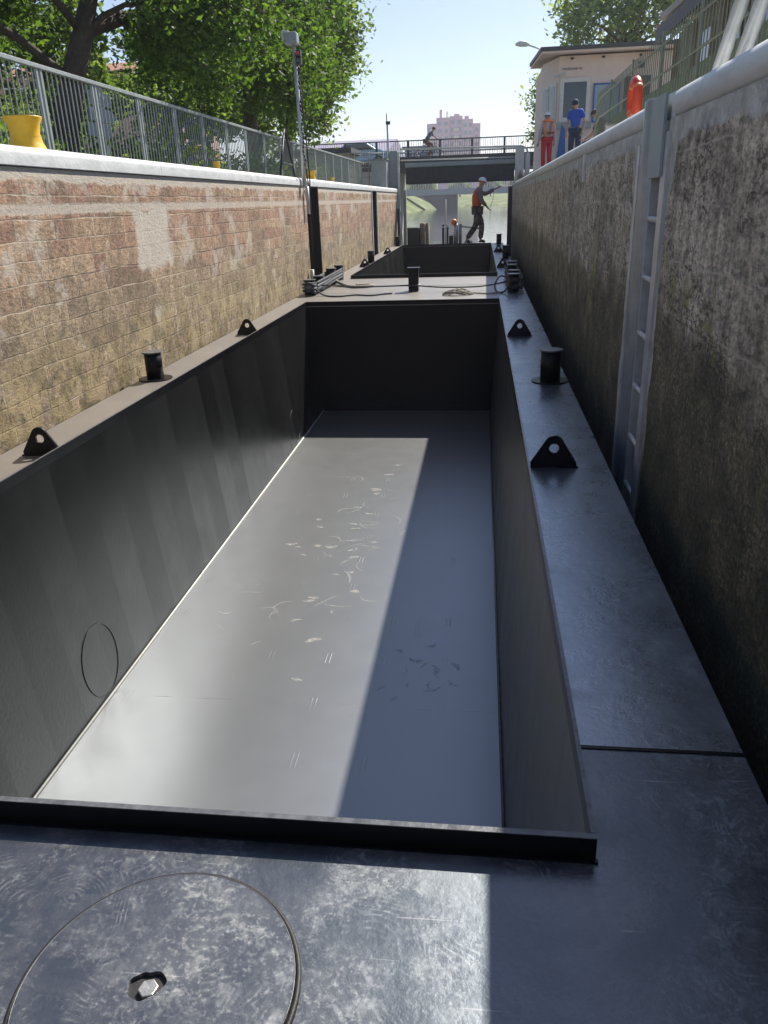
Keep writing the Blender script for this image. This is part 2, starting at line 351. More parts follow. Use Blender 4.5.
def water_mat():
    s = N('canal_water')
    h = s.math('ADD', s.noise(1.1, 4, .55, .4, v=s.mapping((1, .45, 1))), s.math('MULTIPLY', s.noise(5, 3, .5, v=s.mapping((1, .5, 1))), .25))
    return s.set((.03, .045, .035), .05, 0., s.bump(h, .035), IOR=1.33)
M_['water'] = water_mat()

def leaf_mat(name, dark, light, trans):
    s = N(name); gi = s.n('ShaderNodeNewGeometry')
    r = gi.outputs['Random Per Island']
    clump = s.noise(.8, 3, .5)
    t = s.math('ADD', s.math('MULTIPLY', r, .55), s.math('MULTIPLY', clump, .45))
    col = s.ramp(t, [(.15, dark), (.75, light)])
    d = s.n('ShaderNodeBsdfPrincipled'); s.put(d.inputs['Base Color'], col); d.inputs['Roughness'].default_value = .62; d.inputs['IOR'].default_value = 1.35
    tr = s.n('ShaderNodeBsdfTranslucent'); s.put(tr.inputs[0], s.mix(1., col, trans, 'MULTIPLY'))
    mx = s.n('ShaderNodeMixShader'); mx.inputs[0].default_value = .42
    s.t.links.new(d.outputs[0], mx.inputs[1]); s.t.links.new(tr.outputs[0], mx.inputs[2])
    s.t.links.new(mx.outputs[0], s.out.inputs[0]); s.t.nodes.remove(s.b)
    return s.m
M_['leafA'] = leaf_mat('leaf_deep_green', (.035, .070, .016), (.115, .18, .038), (1.7, 1.9, .8))
M_['leafC'] = leaf_mat('leaf_pale_green', (.06, .105, .030), (.17, .24, .075), (2.0, 2.0, 1.0))
M_['leafG'] = leaf_mat('leaf_backlit_pale', (.09, .14, .05), (.24, .32, .13), (2.4, 2.3, 1.4))  # paler leaf copy with the sun's backlight put into the colour
M_['leafS'] = leaf_mat('leaf_fresh_shrub', (.06, .11, .020), (.20, .29, .05), (1.9, 1.9, .7))

# ------------------------------------------------------------------ mesh builder
class MB:
    def __init__(s): s.v = []; s.f = []; s.mi = []; s.sm = []
    def add(s, vs, fs, mi=0, smooth=False):
        o = len(s.v); s.v += [tuple(p) for p in vs]
        for q in fs: s.f.append(tuple(i+o for i in q)); s.mi.append(mi); s.sm.append(smooth)
        return s
    def box(s, x0, x1, y0, y1, z0, z1, mi=0):
        return s.add([(x0,y0,z0),(x1,y0,z0),(x1,y1,z0),(x0,y1,z0),(x0,y0,z1),(x1,y0,z1),(x1,y1,z1),(x0,y1,z1)],
                     [(0,3,2,1),(4,5,6,7),(0,1,5,4),(1,2,6,5),(2,3,7,6),(3,0,4,7)], mi)
    def prism(s, poly, axis, a, b, mi=0):
        """poly in the plane normal to axis, extruded a..b.  axis x: poly=(y,z); y: (x,z); z: (x,y)"""
        n = len(poly)
        def P(p, t): return {'x': (t, p[0], p[1]), 'y': (p[0], t, p[1]), 'z': (p[0], p[1], t)}[axis]
        vs = [P(p, a) for p in poly]+[P(p, b) for p in poly]
        ar = sum(poly[i][0]*poly[(i+1) % n][1]-poly[(i+1) % n][0]*poly[i][1] for i in range(n))
        flip = (ar > 0) != (axis == 'y')
        fs = [tuple(range(n)), tuple(range(2*n-1, n-1, -1))]+[(i, i+n, (i+1) % n+n, (i+1) % n) for i in range(n)]
        if flip: fs = [q[::-1] for q in fs]
        return s.add(vs, fs, mi)
    def tube(s, pts, r, n=8, mi=0, smooth=True, caps=True):
        pts = [Vector(p) for p in pts]; rs = r if isinstance(r, (list, tuple)) else [r]*len(pts)
        vs = []; up = None
        for i, p in enumerate(pts):
            t = (pts[min(i+1, len(pts)-1)]-pts[max(i-1, 0)]).normalized()
            if up is None: up = Vector((0, 0, 1)) if abs(t.z) < .9 else Vector((1, 0, 0))
            a = t.cross(up).normalized(); b = a.cross(t).normalized(); up = b
            for k in range(n):
                q = 2*PI*k/n; vs.append(p+a*math.cos(q)*rs[i]+b*math.sin(q)*rs[i])
        fs = []
        for i in range(len(pts)-1):
            for k in range(n):
                k2 = (k+1) % n; fs.append((i*n+k, i*n+k2, (i+1)*n+k2, (i+1)*n+k))
        s.add(vs, fs, mi, smooth)
        if caps:
            o = len(s.v)-len(vs)
            s.f.append(tuple(o+k for k in range(n-1, -1, -1))); s.mi.append(mi); s.sm.append(False)
            s.f.append(tuple(o+(len(pts)-1)*n+k for k in range(n))); s.mi.append(mi); s.sm.append(False)
        return s
    def lathe(s, prof, c=(0, 0, 0), n=28, mi=0, smooth=True):
        vs = []
        for r, z in prof:
            for k in range(n):
                q = 2*PI*k/n; vs.append((c[0]+r*math.cos(q), c[1]+r*math.sin(q), c[2]+z))
        fs = [(i*n+k, i*n+(k+1) % n, (i+1)*n+(k+1) % n, (i+1)*n+k) for i in range(len(prof)-1) for k in range(n)]
        fs += [tuple(range(n-1, -1, -1)), tuple((len(prof)-1)*n+k for k in range(n))]
        o = len(fs)
        s.add(vs, fs[:-2], mi, smooth)
        base = len(s.v)-len(vs)
        for q in fs[-2:]: s.f.append(tuple(base+i for i in q)); s.mi.append(mi); s.sm.append(False)
        return s
    def build(s, name, mats, parent=None, bevel=0., loc=(0, 0, 0)):
        me = bpy.data.meshes.new(name); me.from_pydata(s.v, [], s.f)
        for m in (mats if isinstance(mats, (list, tuple)) else [mats]): me.materials.append(m)
        me.polygons.foreach_set('material_index', s.mi); me.polygons.foreach_set('use_smooth', s.sm); me.update()
        o = bpy.data.objects.new(name, me); C.objects.link(o); o.location = loc
        if parent is not None: o.parent = parent
        if bevel:
            b = o.modifiers.new('bevel', 'BEVEL'); b.width = bevel; b.segments = 2; b.limit_method = 'ANGLE'; b.angle_limit = R(40)
        return o

def tag(o, label, cat, group=None, kind=None):
    if label: o['label'] = label
    if cat: o['category'] = cat
    if group: o['group'] = group
    if kind: o['kind'] = kind
    return o
def struct(o): o['kind'] = 'structure'; return o
def thing(name, label, cat, loc=(0, 0, 0), rz=0, group=None):
    o = bpy.data.objects.new(name, None); C.objects.link(o); o.location = loc; o.rotation_euler = (0, 0, rz)
    o.empty_display_size = .2
    return tag(o, label, cat, group)
def copy_tree(o, parent=None):
    c = o.copy(); C.objects.link(c)
    if parent: c.parent = parent
    for ch in list(o.children): copy_tree(ch, c)
    return c

# ================================================================== SETTING
def terrain():
    # rows of (y, left edge, right edge, slope width, top z)
    rows = [(-40,-3.2,1.2,.02,1.70),(29.0,-3.2,1.2,.02,1.70),(29.2,-3.45,1.5,.02,1.70),(33,-3.6,1.9,.05,1.75),(38,-5.5,4.0,3,2.2),(46,-9,7.5,4,2.7),(60,-12.2,11,6,2.9),
            (90,-12.8,13,7,3.0),(150,-12.8,13.5,8,3.2),(200,-12.8,13.5,8,3.4),(236,-12.5,13,8,3.2),(250,-6,9,8,2.6)]
    vs = []; nx = 0; out = []
    for (y, l, r, sw, zt) in rows:
        xs = [(-900, zt+1), (-60, zt), (l-sw-.02, zt), (l-sw*.55, zt*.62-.2 if sw > 1 else zt), (l, -.75 if sw > 1 else zt), (l+.02+sw*.05, -2.2), (r-.02-sw*.05, -2.2), (r, -.75 if sw > 1 else zt), (r+sw*.55, zt*.62-.2 if sw > 1 else zt), (r+sw+.02, zt), (60, zt), (900, zt+1)]
        out.append([(x, y, z) for x, z in xs])
    for y, z in ((262, -.2), (280, 1.6), (400, 4), (1000, 6), (4500, 8)):
        out.append([(x*1.0, y, z if abs(x) < 50 else max(z, 3.)) for x in (-900, -60, -24, -16, -10, -4, 4, 10, 16, 24, 60, 900)])
    m = MB(); n = 12
    m.v = [p for row in out for p in row]
    for i in range(len(out)-1):
        for k in range(n-1):
            m.f.append((i*n+k, i*n+k+1, (i+1)*n+k+1, (i+1)*n+k)); m.mi.append(0); m.sm.append(False)
    return struct(m.build('ground', M_['ground']))
terrain()
wm = MB(); W_ = [(-16, -39), (-2.879, -39), (.689, -39), (15, -39), (-16, -2.19), (-2.879, -2.19), (.689, -2.19), (15, -2.19), (-16, 26.74), (-2.879, 26.74), (.689, 26.74), (15, 26.74), (-16, 262), (-2.879, 262), (.689, 262), (15, 262)]
wm.add([(a, b, -.65) for a, b in W_], [(i+j*4, i+1+j*4, i+5+j*4, i+4+j*4) for j in range(3) for i in range(3) if (i, j) != (1, 1)])
struct(wm.build('water', M_['water']))

# left lock wall (kept as one masonry thing) with two stoplog grooves
LX, RX = -2.97, .93
lw = MB()
for y0, y1 in ((-14, 13.88), (14.95, 22.3), (23.35, 29.1)): lw.box(-3.75, LX, y0, y1, -2.2, 1.635)
for y0, y1 in ((13.88, 14.95), (22.3, 23.35)): lw.box(-3.75, -3.42, y0, y1, -2.2, 1.635)
wl = thing('lock_wall', 'sunlit reddish stone block lock wall along the left side of the barges', 'wall', (-3.3, 10, 0))
o = lw.build('masonry', M_['stoneL'], wl); o.location = (3.3, -10, 0)
def coping(x_face, sgn, x_back, y0, y1, ztop, h, parent, ox, rr=None):
    """rounded nosing: profile in x,z extruded along y"""
    m = MB(); r = h/2
    prof = [(x_back, ztop), ]
    for k in range(9):
        a = PI/2-k*PI/8
        if rr and a < 0: prof.append((x_face+sgn*.018, ztop-h+.004*(9-k))); continue
        q_ = rr or r
        prof.append((x_face-sgn*.04+sgn*(q_*math.cos(a)*.9 if not rr else .058*math.cos(a)), ztop-q_+q_*math.sin(a)))
    prof.append((x_back, ztop-h))
    n = len(prof); vs = [(x, y0, z) for x, z in prof]+[(x, y1, z) for x, z in prof]
    fs = [(i, (i+1) % n, (i+1) % n+n, i+n) for i in range(n)]
    if sgn < 0: fs = [q[::-1] for q in fs]
    m.add(vs, fs, 0, True); m.sm[-1] = False
    m.add(vs, [tuple(range(n)), tuple(range(2*n-1, n-1, -1))])
    o = m.build('coping', M_['coping'], parent); o.location = ox; return o
coping(LX, 1, -3.75, -14, 29.1, 1.765, .127, wl, (3.3, -10, 0), .05)
gr = MB()
for y in (22.28, 23.37): gr.box(LX-.005, LX+.02, y-.06, y+.06, -1.2, 1.63)
o = gr.build('groove_guide', M_['galv'], wl); o.location = (3.3, -10, 0)

gl = MB()  # added black panels stand in for the deep shade inside the grooves
for y0, y1 in ((13.88, 14.95), (22.3, 23.35)): gl.box(-3.415, -3.40, y0+.005, y1-.005, -2, 1.63); gl.box(-3.40, LX-.01, y1-.02, y1-.005, -2, 1.63)
o = gl.build('groove_shade_panel', M_['rubber'], wl); o.location = (3.3, -10, 0)
rw = MB()
for y0, y1 in ((-14, 4.270), (4.580, 28.4)): rw.box(RX, 1.75, y0, y1, -2.2, 1.675)
rw.box(1.18, 1.75, 4.270, 4.580, -2.2, 1.675)
wr = thing('lock_wall', 'shaded damp mossy concrete lock wall along the right side of the barges', 'wall', (1.3, 10, 0))
o = rw.build('masonry', M_['stoneR'], wr); o.location = (-1.3, -10, 0)
coping(RX, -1, 1.75, -14, 4.180, 1.80, .125, wr, (-1.3, -10, 0))
coping(RX, -1, 1.75, 4.850, 28.4, 1.80, .125, wr, (-1.3, -10, 0))
m = MB(); m.box(RX+.005, 1.75, 4.180, 4.850, 1.678, 1.79)
o = m.build('coping', M_['coping'], wr); o.location = (-1.3, -10, 0)
# steel mooring guide and ladder set in the right wall
ld = thing('wall_ladder', 'galvanised steel ladder and half round mooring guide recessed in the right lock wall', 'ladder', (RX, 4.52, -1))
def P_(mb, name, mat, parent, bevel=0):
    """build world-space mesh under a parent with a translation/rotation only empty"""
    o = mb.build(name, mat, parent, bevel); o.matrix_parent_inverse = Matrix.Translation(parent.location).inverted() if parent.rotation_euler.z == 0 else (Matrix.Translation(parent.location) @ Matrix.Rotation(parent.rotation_euler.z, 4, 'Z')).inverted()
    return o
m = MB(); pr = [(RX+.02, 4.840)]+[(RX+.01-.05*math.sin(PI*k/8), 4.840-.125*(1-math.cos(PI*k/8))) for k in range(1, 8)]+[(RX+.02, 4.590)]
m.prism(pr, 'z', -1.3, 1.802); P_(m, 'mooring_guide', simple('blue_grey_steel', (.30, .35, .40), .38, .5, .25, 7), ld, .004)
m = MB(); m.box(RX-.012, RX+.03, 4.940, 5.010, -1.3, 1.60); P_(m, 'flat_bar', M_['galv'], ld)
m = MB(); m.box(RX-.014, RX+.24, 4.282, 4.298, -1.3, 1.67); m.box(RX-.014, RX, 4.19, 4.282, -1.3, 1.62)
m.box(RX-.008, RX+.24, 4.558, 4.572, -1.3, 1.67); P_(m, 'side_rail', M_['galv'], ld)
m = MB(); m.box(RX-.03, RX-.016, 4.260, 4.570, 1.42, 1.79); P_(m, 'head_plate', M_['grey'], ld)
for k in range(9):
    z = 1.22-k*.3
    m = MB(); m.tube([(RX+.004, 4.290, z), (RX+.004, 4.565, z)], .016, 8); m.box(RX+.03, RX+.075, 4.298, 4.558, z-.004, z+.006); P_(m, 'rung', M_['galv'], ld)
# small steel strip in the wall further on
m = MB(); m.box(RX-.016, RX, 7.62, 7.74, 1.46, 1.68); tag(m.build('steel_plate', M_['galv']), 'short vertical galvanised strip let into the right wall below the coping', 'wall plate')

# ================================================================== BARGES
def barge(y0, y1, hx0, hx1, hy0, hy1, label, near):
    X0, X1 = -2.88, .69; T = .012
    root = thing('barge', label, 'barge', (-1.1, (y0+y1)/2, -.65), 0)
    m = MB()   # hull shell
    m.box(X0, X0+T, y0, y1, -1.75, -T); m.box(X1-T, X1, y0, y1, -1.75, -T)
    m.box(X0+T, X1-T, y0, y0+T, -1.75, -T); m.box(X0+T, X1-T, y1-T, y1, -1.75, -T); m.box(X0, X1, y0, y1, -1.78, -1.751)
    P_(m, 'hull', M_['paint'], root)
    ys = 1.69 if near else y0
    m = MB(); m.box(X0, hx0, ys, y1, -T, 0); P_(m, 'side_deck', M_['leftdeck'], root)
    m = MB(); m.box(hx1, X1, ys, y1, -T, 0); P_(m, 'side_deck', M_['sidedeck'], root)
    m = MB(); m.box(hx0, hx1, y0, hy0, -T, 0)
    if near: m.box(X0, hx0, y0, ys, -T, 0); m.box(hx1, X1, y0, ys, -T, 0)
    P_(m, 'fore_deck' if not near else 'after_deck', M_['deck'] if near else M_['leftdeck'], root)
    m = MB(); m.box(hx0, hx1, hy1, y1, -T, 0); P_(m, 'cross_deck', M_['leftdeck'], root)
    fx0, fx1, zf = hx0+.15, hx1-.10, -1.53
    m = MB(); m.box(fx0-.1, fx1+.1, hy0-.02, hy1+.02, zf-.02, zf); P_(m, 'hold_floor', M_['floor'], root)
    H = .060; t = .010
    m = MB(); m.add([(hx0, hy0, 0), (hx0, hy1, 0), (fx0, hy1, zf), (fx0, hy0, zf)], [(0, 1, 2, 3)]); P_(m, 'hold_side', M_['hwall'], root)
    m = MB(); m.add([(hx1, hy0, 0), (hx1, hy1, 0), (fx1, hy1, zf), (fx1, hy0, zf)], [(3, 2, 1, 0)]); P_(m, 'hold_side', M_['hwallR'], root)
    m = MB(); m.box(hx0-.02, hx1+.02, hy1, hy1+.01, zf, -T-.001); P_(m, 'bulkhead', M_['paint'], root)
    m = MB(); m.box(hx0-.02, hx1+.02, hy0-.01, hy0, zf, -T-.001); P_(m, 'bulkhead', M_['paint'], root)
    # coaming: standing plates round the opening, the near one with a thin top flange
    m = MB(); m.box(hx0-t, hx0+.001, hy0, hy1, .0, H); m.box(hx1-.001, hx1+t, hy0, hy1, .0, H)
    m.box(hx0-t, hx1+t, hy1, hy1+t, .0, H)
    m.box(hx0-t, hx1+t, hy0-t, hy0, .0, H)
    m.box(hx0-t-.004, hx1+t+.004, hy0-t-.012, hy0-t, .001, .006)
    P_(m, 'coaming', [M_['paint']], root)
    m = MB(); m.box(hx0-t, hx1+t, hy0-t-.001, hy0+.004, H+.0005, H+.003); m.box(hx1-.001, hx1+t, hy0+.006, hy1, H+.0005, H+.003); m.box(hx0-t, hx0+.001, hy0+.006, hy1, H+.0005, H+.003)
    P_(m, 'coaming_edge', M_['rim'], root)
    m = MB()   # weld bead at floor corners
    m.tube([(fx1-.006, hy0, zf+.003), (fx1-.006, hy1, zf+.003)], .010, 6)
    P_(m, 'weld_seam', M_['rim'], root)
    m = MB(); m.tube([(fx0+.006, hy0, zf+.003), (fx0+.006, hy1, zf+.003)], .009, 6); P_(m, 'weld_seam', M_['white'], root)
    return root
B1 = barge(-2.2, 13.58, -2.47, .257, 1.325, 11.1, 'near black steel hopper barge with a long open cargo hold in the foreground', True)
B2 = barge(13.62, 26.75, -2.47, .30, 15.2, 25.7, 'far black steel hopper barge coupled ahead, with the deckhand on its end', False)

def weld_ring(cy, cz, ry, rz):
    m = MB(); pts = []
    for k in range(37):
        a = 2*PI*k/36; z = cz+rz*math.sin(a); x = -2.47+.15*(-z/1.53)+.002
        pts.append((x, cy+ry*math.cos(a), z))
    m.tube(pts, .0022, 5, caps=False); P_(m, 'weld_ring', M_['hwall'], B1)
weld_ring(3.9, -1.27, .21, .235); weld_ring(9.4, -1.27, .27, .20)
for a, b in ((.272, .69), (-2.88, -2.484)): P_(MB().box(a, b, 1.688, 1.70, .0005, .003), 'deck_seam', M_['paint'], B1)

# lifting eyes
def eye_mesh():
    a, hgt, r, th = .13, .175, .05, .014
    hull = [(-a, 0), (a, 0), (a, .012)]+[(r*math.cos(t), hgt-r+r*math.sin(t)) for t in [R(35+11*k) for k in range(11)]]+[(-a, .012)]
    c = (0, .105); n = 44; outer = []; inner = []
    for k in range(n):
        q = 2*PI*k/n+.01; d = (math.cos(q), math.sin(q)); best = None
        for i in range(len(hull)):
            p, p2 = hull[i], hull[(i+1) % len(hull)]
            ex, ez = p2[0]-p[0], p2[1]-p[1]; den = d[0]*ez-d[1]*ex
            if abs(den) < 1e-9: continue
            t = ((p[0]-c[0])*ez-(p[1]-c[1])*ex)/den; u = ((p[0]-c[0])*d[1]-(p[1]-c[1])*d[0])/den
            if t > 0 and -1e-6 <= u <= 1+1e-6: best = t if best is None else min(best, t)
        outer.append((c[0]+d[0]*best, c[1]+d[1]*best)); inner.append((c[0]+d[0]*.026, c[1]+d[1]*.026))
    m = MB(); vs = []
    for y in (-th/2, th/2):
        vs += [(x, y, z) for x, z in outer]+[(x, y, z) for x, z in inner]
    fs = []
    for k in range(n):
        k2 = (k+1) % n
        fs += [(k, k2, n+k2, n+k), (2*n+k, 3*n+k, 3*n+k2, 2*n+k2), (k, 2*n+k, 2*n+k2, k2), (n+k, n+k2, 3*n+k2, 3*n+k)]
    m.add(vs, fs); m.tube([(-a, -th/2-.002, .003), (a, -th/2-.002, .003)], .006, 6)
    return m
eye = None
for par, lst in ((B1, [(.40, 4.0), (.41, 8.28), (-2.60, 4.15), (-2.62, 8.62)]), (B2, [(.45, 17.0), (.46, 22.1), (-2.6, 18.0), (-2.58, 22.4)])):
    for x, y in lst:
        if eye is None: eye = eye_mesh().build('lifting_eye', M_['paint']); o = eye
        else: o = eye.copy(); C.objects.link(o)
        o.parent = par; o.matrix_parent_inverse = Matrix.Translation(par.location).inverted(); o.location = (x, y, 0); o.rotation_euler.z = rnd.uniform(-.04, .04)

def bollard(par, x, y, h=.25, r=.078, plate=True):
    o = MB().lathe([(r, .008), (r, h-.012)], n=32).build('bollard', M_['paint'])
    kids = [MB().lathe([(r+.012, h-.012), (r+.012, h)], n=32).build('cap', M_['rim'], o, .002)]
    if plate: kids.append(MB().lathe([(.142, 0), (.142, .010)], n=32).build('base_plate', M_['paint'], o, .002))
    kids.append(MB().tube([(0, -r-.016, h*.62), (0, -r+.01, h*.62)], .012, 10).build('pin', M_['paint'], o))
    o.parent = par; o.matrix_parent_inverse = Matrix.Translation(par.location).inverted(); o.location = (x, y, 0)
    return o
bollard(B1, .55, 6.11); bollard(B1, -2.765, 6.29, .235, .072)
for x in (.50,): bollard(B1, x, 12.45, .27, .085, False); bollard(B1, x+.03, 13.1, .27, .085, False)
for x in (.54,): bollard(B2, x, 14.25, .27, .085, False); bollard(B2, x+.03, 15.0, .27, .085, False)
bollard(B1, -2.72, 12.55, .24, .09, False); bollard(B1, -2.70, 13.2, .24, .085, False)
bollard(B2, -2.70, 14.35, .27, .09, False); bollard(B2, -2.68, 15.05, .27, .085, False)
bollard(B2, .58, 19.6, .3, .08); bollard(B2, .55, 26.0, .3, .08); bollard(B2, -2.62, 19.2, .28, .08); bollard(B2, -2.70, 26.3, .3, .08)

# square mooring post between the holds
sp = MB().box(-1.15, -.99, 12.74, 12.90, 0, .35); o = P_(sp, 'mooring_post', M_['paint'], B1, .006)
c2 = MB().box(-1.17, -.97, 12.72, 12.92, .35, .365); c2 = c2.build('cap', M_['paint'], o)
c3 = MB().box(-1.165, -.975, 12.725, 12.915, .09, .105).build('band', M_['galv'], o)

# hatch cover in the near deck
hx, hy, hr = -.58, .935, .257
m = MB(); n = 96; vs = []
holes = []
for k in range(n):
    q = 2*PI*k/n; rr = .031+.004*math.cos(2*q-.9)+.002*math.sin(3*q)+.0012*math.sin(7*q)
    holes.append((hx-.02+rr*math.cos(q)*1.0, hy+.0+rr*math.sin(q)))
for z in (.012, .0005):
    vs += [(hx+hr*math.cos(2*PI*k/n), hy+hr*math.sin(2*PI*k/n), z) for k in range(n)]+[(a, b, z) for a, b in holes]
fs = []
for k in range(n):
    k2 = (k+1) % n
    fs += [(k, k2, n+k2, n+k), (k, 2*n+k, 2*n+k2, k2), (n+k, n+k2, 3*n+k2, 3*n+k)]
m.add(vs, fs); o = P_(m, 'hatch_cover', M_['scuffed'], B1)
m = MB(); pts = [(hx+(hr+.006)*math.cos(2*PI*k/72), hy+(hr+.006)*math.sin(2*PI*k/72), .0012) for k in range(73)]
m.tube(pts, .0062, 6, caps=False); g2 = m.build('gap_ring', M_['rubber'], o)  # black ring stands in for the dark gap round the cover
m = MB(); pts = [(hx+(hr-.0005)*math.cos(2*PI*k/96), hy+(hr-.0005)*math.sin(2*PI*k/96), .0115) for k in range(97)]
m.tube(pts, .0012, 5, caps=False); m.build('worn_edge', M_['rim'], o)
m = MB().lathe([(.040, .0), (.040, .002)], (hx-.02, hy, .0012), 24); m.build('pit_disc', M_['rubber'], o)  # black disc stands in for the darkness of the pit under the hole
m = MB(); m.prism([(hx-.014+.019*math.cos(PI/3*k+.3), hy-.005+.019*math.sin(PI/3*k+.3)) for k in range(6)], 'z', .0035, .013); m.build('bolt', M_['bare'], o, .002)

# ropes
def rope(pts, r, mat, label, name='mooring_rope', group='ropes between the two barges', twist=True):
    # smooth with Catmull-Rom
    P = [Vector(p) for p in pts]; Q = []
    for i in range(len(P)-1):
        p0, p1, p2, p3 = P[max(i-1, 0)], P[i], P[i+1], P[min(i+2, len(P)-1)]
        for k in range(6):
            t = k/6; Q.append(.5*((2*p1)+(p2-p0)*t+(2*p0-5*p1+4*p2-p3)*t*t+(3*p1-3*p2+p3-p0)*t**3))
    Q.append(P[-1])
    return tag(MB().tube(Q, r, 8).build(name, mat), label, 'rope', group)
for side, xx, lab in ((-1, -2.70, 'left'), (1, .54, 'right')):
    ys = (12.5, 14.3) if side < 0 else (12.45, 14.25)
    for j, dz in enumerate((.07, .12, .17)):
        pts = []
        for lap in range(2):
            for k in range(13):
                q = 2*PI*k/12+PI/2
                rr = .105
                cy = ys[1]+.36 if math.sin(q) > 0 else ys[0]+.28
                span = .45
                pts.append((xx+rr*math.cos(q)*(1 if lap else -1), cy+span*math.sin(q), dz+.02*lap+.01*math.sin(3*q)))
        if side > 0 and j == 1: continue
        rope(pts, .019 if side < 0 else .015, M_['rope'] if j != 1 else simple('worn_grey_rope', (.13, .14, .16), .8, 0, .4, 60, .003, 120),
             ['lowest dark lashing turns round the %s bollards joining the two barges' % lab, 'grey middle lashing turns round the left bollards joining the two barges', 'uppermost dark lashing turns round the %s bollards joining the two barges' % lab][j])
rope([(-2.6, 12.85, .12), (-2.0, 12.75, .09), (-1.2, 12.7, .10), (-1.07, 12.7, .10), (-.6, 12.72, .06), (.0, 12.74, .06), (.42, 12.8, .12)], .011, M_['rope'], 'thin dark line stretched straight across the deck past the square post')
rope([(-2.62, 12.5, .10), (-2.45, 12.3, .02), (-2.2, 12.15, .014), (-1.95, 12.3, .014), (-1.7, 12.2, .014), (-1.5, 12.35, .014), (-1.38, 12.42, .014)], .012, M_['rope'], 'slack wavy dark rope end lying on deck beside the left bollards')
rope([(-2.6, 14.2, .06), (-2.4, 13.9, .02), (-2.2, 13.5, .02), (-2.0, 13.45, .02), (-1.85, 13.6, .02), (-1.95, 13.75, .02), (-2.15, 13.7, .02)], .03, M_['ropelight'], 'short thick tan rope loop lying by the left bollards')
cp = []
for k in range(34):
    a = k*.75; rr = .10+.045*math.sin(k*1.7); cp.append((-.35+rr*1.7*math.cos(a), 12.22+rr*1.6*math.sin(a), .015+.014*(k % 4)))
cp += [(-.1, 12.2, .02), (.15, 12.12, .015), (.38, 12.25, .03)]
rope(cp, .011, M_['ropelight'], 'pale tangled rope coil lying on the deck just beyond the near hold')
rope([(.44, 12.4, .2), (.30, 12.5, .23), (.22, 12.55, .10), (.24, 12.4, .02), (.33, 12.2, .015), (.41, 12.2, .1)], .012, M_['rope'], 'black rope loop standing up beside the right bollards')

# ================================================================== LEFT QUAY
def vfence(name, label, x, y0, y1, zb, zt, posts, bar, barmat, lean=0):
    t = thing(name, label, 'fence', (x, (y0+y1)/2, zb))
    m = MB(); m.box(x-.025, x+.025, y0, y1, zt-.025, zt+.012); P_(m, 'top_rail', barmat, t, .004)
    m = MB(); m.box(x-.015, x+.015, y0, y1, zb+.08, zb+.12); P_(m, 'bottom_rail', barmat, t)
    m = MB(); k = 0; y = y0+.05
    while y < y1-.03:
        m.tube([(x, y, zb+.12), (x, y, zt-.025)], .0065, 6, caps=False); y += bar
    P_(m, 'bars', barmat, t)
    for y in posts:
        m = MB(); m.box(x-.012, x+.012, y-.05, y-.02, zb, zt-.026); m.box(x-.012, x+.012, y+.02, y+.05, zb, zt-.026); P_(m, 'post', barmat, t)
    return t
posts = [1.4, 2.9, 4.3, 5.5, 6.6, 7.7, 8.8, 9.95, 11.1, 12.2, 13.35, 14.45, 15.65, 16.9, 18.1, 19.3, 20.5, 21.8, 23.0, 24.3, 25.6, 26.8, 28.0]
vfence('metal_fence', 'long grey fence of thin upright bars on the left quay behind the stone wall', -4.1, .5, 28.6, 1.70, 2.62, posts, .088, M_['fencem'])

ybs = None
def ybollard(x, y, r, h, label):
    prof = [(r*1.12, 0), (r*1.05, h*.06), (r*.86, h*.28), (r*.76, h*.55), (r*.84, h*.8), (r*1.0, h*.97), (r*1.0, h)]
    o = MB().lathe(prof, n=32).build('mooring_bollard', M_['yellow']); o.location = (x, y, 1.765)
    tag(o, label, 'bollard', 'yellow bollards on the left quay')
    ring = MB().lathe([(r*.74, h*.42), (r*.81, h*.45), (r*.74, h*.48)], n=32).build('ridge', M_['yellow'], o)
    return o
ybollard(-3.34, 5.93, .135, .245, 'large yellow flared bollard at the left end of the coping')
ybollard(-3.5, 16.9, .13, .22, 'yellow flared bollard beyond the signal pole')
ybollard(-3.55, 11.0, .05, .16, 'narrow yellow post bollard on the coping before the signal pole')
ybollard(-3.6, 19.9, .06, .17, 'small far yellow bollard, last before the bridge')

# signal pole with lamps and hanging cables
sp = thing('signal_pole', 'grey steel signal pole with small lamps standing at the groove in the left lock wall', 'signal pole', (-2.9, 13.6, 1.7))
P_(MB().tube([(-2.91, 13.55, 1.62), (-2.9, 13.5, 2.3), (-2.9, 13.35, 3.62)], [.036, .036, .03], 12), 'pole', M_['galv'], sp)
P_(MB().box(-3.02, -2.82, 13.22, 13.42, 3.62, 3.78), 'lamp_box', M_['grey'], sp, .02)
P_(MB().box(-3.06, -2.95, 13.26, 13.38, 3.70, 3.81), 'lamp_box', M_['white'], sp, .01)
for z, c in ((3.50, (.5, .02, .02)), (3.40, (.02, .10, .05))):
    mm = simple('signal_lens', c, .2); h = P_(MB().box(-2.865, -2.79, 13.28, 13.40, z-.045, z+.045), 'signal_head', M_['darkst'], sp, .006)
    MB().tube([(-2.828, 13.28, z), (-2.828, 13.265, z)], .028, 12).build('lens', mm, h).matrix_parent_inverse = Matrix.Identity(4)
m = MB()
for k in range(22): m.tube([(-2.855+.012*math.sin(k*1.3), 13.4+.012*math.cos(k), 3.34-k*.065), (-2.855+.012*math.sin(k*1.3+1), 13.41, 3.29-k*.065)], .013, 6)
P_(m, 'chain', M_['darkst'], sp)
